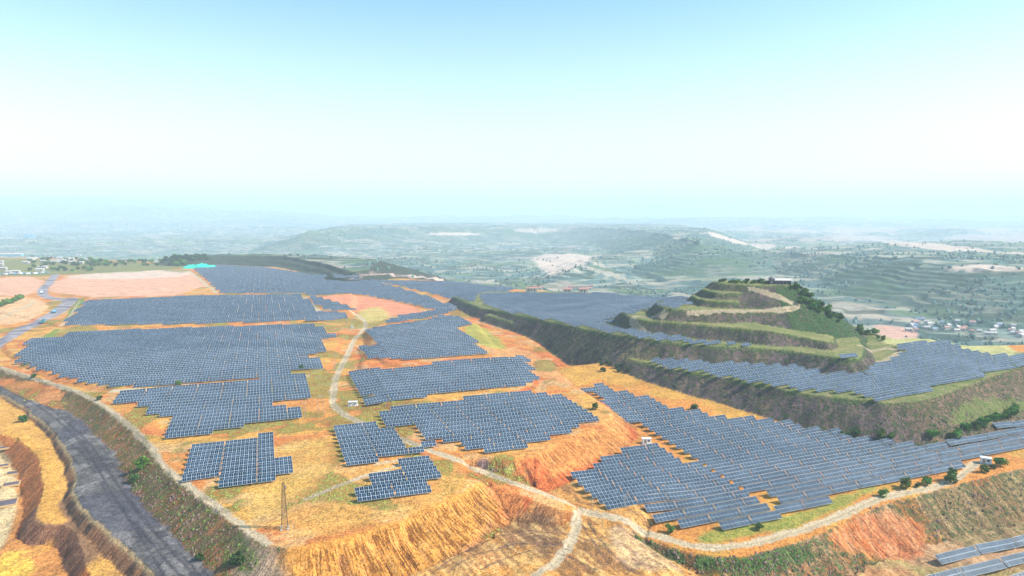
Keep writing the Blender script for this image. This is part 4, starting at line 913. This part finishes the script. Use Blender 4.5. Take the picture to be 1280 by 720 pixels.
# ---- trucks and parked vehicles
tblue = plain('truck_blue', (.10, .32, .48), .4); tteal = plain('truck_teal', (.06, .22, .26), .5); tw = plain('truck_grey', (.55, .6, .62), .4)
def make_truck(bodym, cabm, loadm, label, name='dump_truck'):
    t = thing(name, label, 'truck', (0, 0, 0), 0, 'trucks on the grey road')
    MB().box((0, 0, .95), (9.6, 1.3, .3)).build('chassis', dark, t)
    cb = MB().box((4.0, 0, 2.2), (2.1, 2.5, 2.4), 0, .94).build('cab', cabm, t); MB().box((5.06, 0, 2.6), (.06, 2.1, .9)).build('windscreen', glassm, cb)
    m = MB(); m.box((-1.2, 0, 1.35), (7.6, 2.5, .2)); m.box((-1.2, -1.2, 2.2), (7.6, .12, 1.5)); m.box((-1.2, 1.2, 2.2), (7.6, .12, 1.5)); m.box((-4.95, 0, 2.2), (.12, 2.5, 1.5)); m.box((2.6, 0, 2.4), (.12, 2.5, 1.9)); m.build('dump_bed', bodym, t)
    m = MB(); m.box((-1.2, 0, 2.2), (7.2, 2.2, 1.5), 0, .7); m.build('load', loadm, t)
    for x in (3.9, -2.0, -3.4):
        for s_ in (-1, 1): MB().bar((x, s_ * 1.25, .55), (x, s_ * .95, .55), .55, 12).build('wheel', dark, t)
    return t
def aim(px, py, qx, qy): a = at(px, py); b_ = at(qx, qy); return math.atan2(b_[1] - a[1], b_[0] - a[0])
a_ = make_truck(tblue, tblue, tw, 'pale blue dump truck on the grey road by the green verge'); a_.location = P3(68, 391); a_.rotation_euler = (0, 0, aim(68, 391, 78, 384)); a_.scale = (1.25,) * 3
a_ = make_truck(tteal, tblue, dark, 'dark teal dump truck trailing at the roadside bend'); a_.location = P3(54, 404); a_.rotation_euler = (0, 0, aim(54, 404, 64, 396)); a_.scale = (1.25,) * 3
a_ = make_truck(tw, tw, tw, 'white dump truck farther up between the bare orange fields'); a_.location = P3(52, 367); a_.rotation_euler = (0, 0, aim(52, 367, 58, 358)); a_.scale = (1.25,) * 3
def make_car(m, label):
    t = thing('parked_truck', label, 'truck', (0, 0, 0), 0, 'parked vehicles in the far left yard'); MB().box((-.8, 0, 2.1), (6.2, 2.4, 2.6)).build('cargo_box', m, t); c0 = MB().box((3.4, 0, 1.6), (1.8, 2.3, 2.0), 0, .9).build('cab', m, t); MB().box((4.3, 0, 2.0), (.06, 1.8, .7)).build('windscreen', glassm, c0)
    for x in (3.1, -2.6):
        for s_ in (-1, 1): MB().bar((x, s_ * 1.2, .5), (x, s_ * .9, .5), .5, 8).build('wheel', dark, t)
    return t
mats = [(white, 'white'), (tblue, 'blue'), (steel, 'dark grey')]; prs = []
for m, nme in mats: pr = make_car(m, f'{nme} truck parked in the line at the far left yard'); pr['group'] = f'{nme} parked trucks in the yard'; prs.append((pr, [(c, kids(c)) for c in kids(pr)]))
for i in range(21):
    px = -2 + i * 3.1; py = 344 - i * .12 + random.uniform(-.4, .4); pr, ks = prs[(i * 7) % 3]
    if i < 3 and (i * 7) % 3 not in usedh: pr.location = P3(px, py); pr.rotation_euler = (0, 0, random.uniform(-.3, .3) + 1.2); usedh.add((i * 7) % 3)
    else: copy_tree(pr, P3(px, py), random.uniform(-.3, .3) + 1.2, None, None, ks)
# ---- slabs on the pit floor
slabm = plain('dark_slab', (.10, .08, .10), .9, 0, .3, .4); palem = plain('earth_kerb', (.52, .33, .15), .9)
for i, (px, py, sx, sy, lb) in enumerate([(6, 560, 5, 5, 'small dark slab at the top of the pit floor'), (3, 583, 6, 4, 'dark slab against the left frame edge, halfway down the pit'), (17, 592, 6, 5, 'dark slab beside the red pit bank'), (14, 606, 7, 5, 'dark slab in the middle of the pit floor'), (7, 630, 9, 8, 'largest dark slab on the pit floor, lowest of them')]):
    t = thing('foundation_slab', lb, 'foundation slab', P3(px, py), .5, 'dark slabs on the pit floor'); MB().box((0, 0, .25), (sx, sy, .7)).build('slab', slabm, t)
    m = MB()
    for s_ in (-1, 1): m.box((s_ * (sx / 2 + .3), 0, .3), (.5, sy + 1.1, 1.0)); m.box((0, s_ * (sy / 2 + .3), .3), (sx + .1, .5, .99))
    m.build('kerb', palem, t)
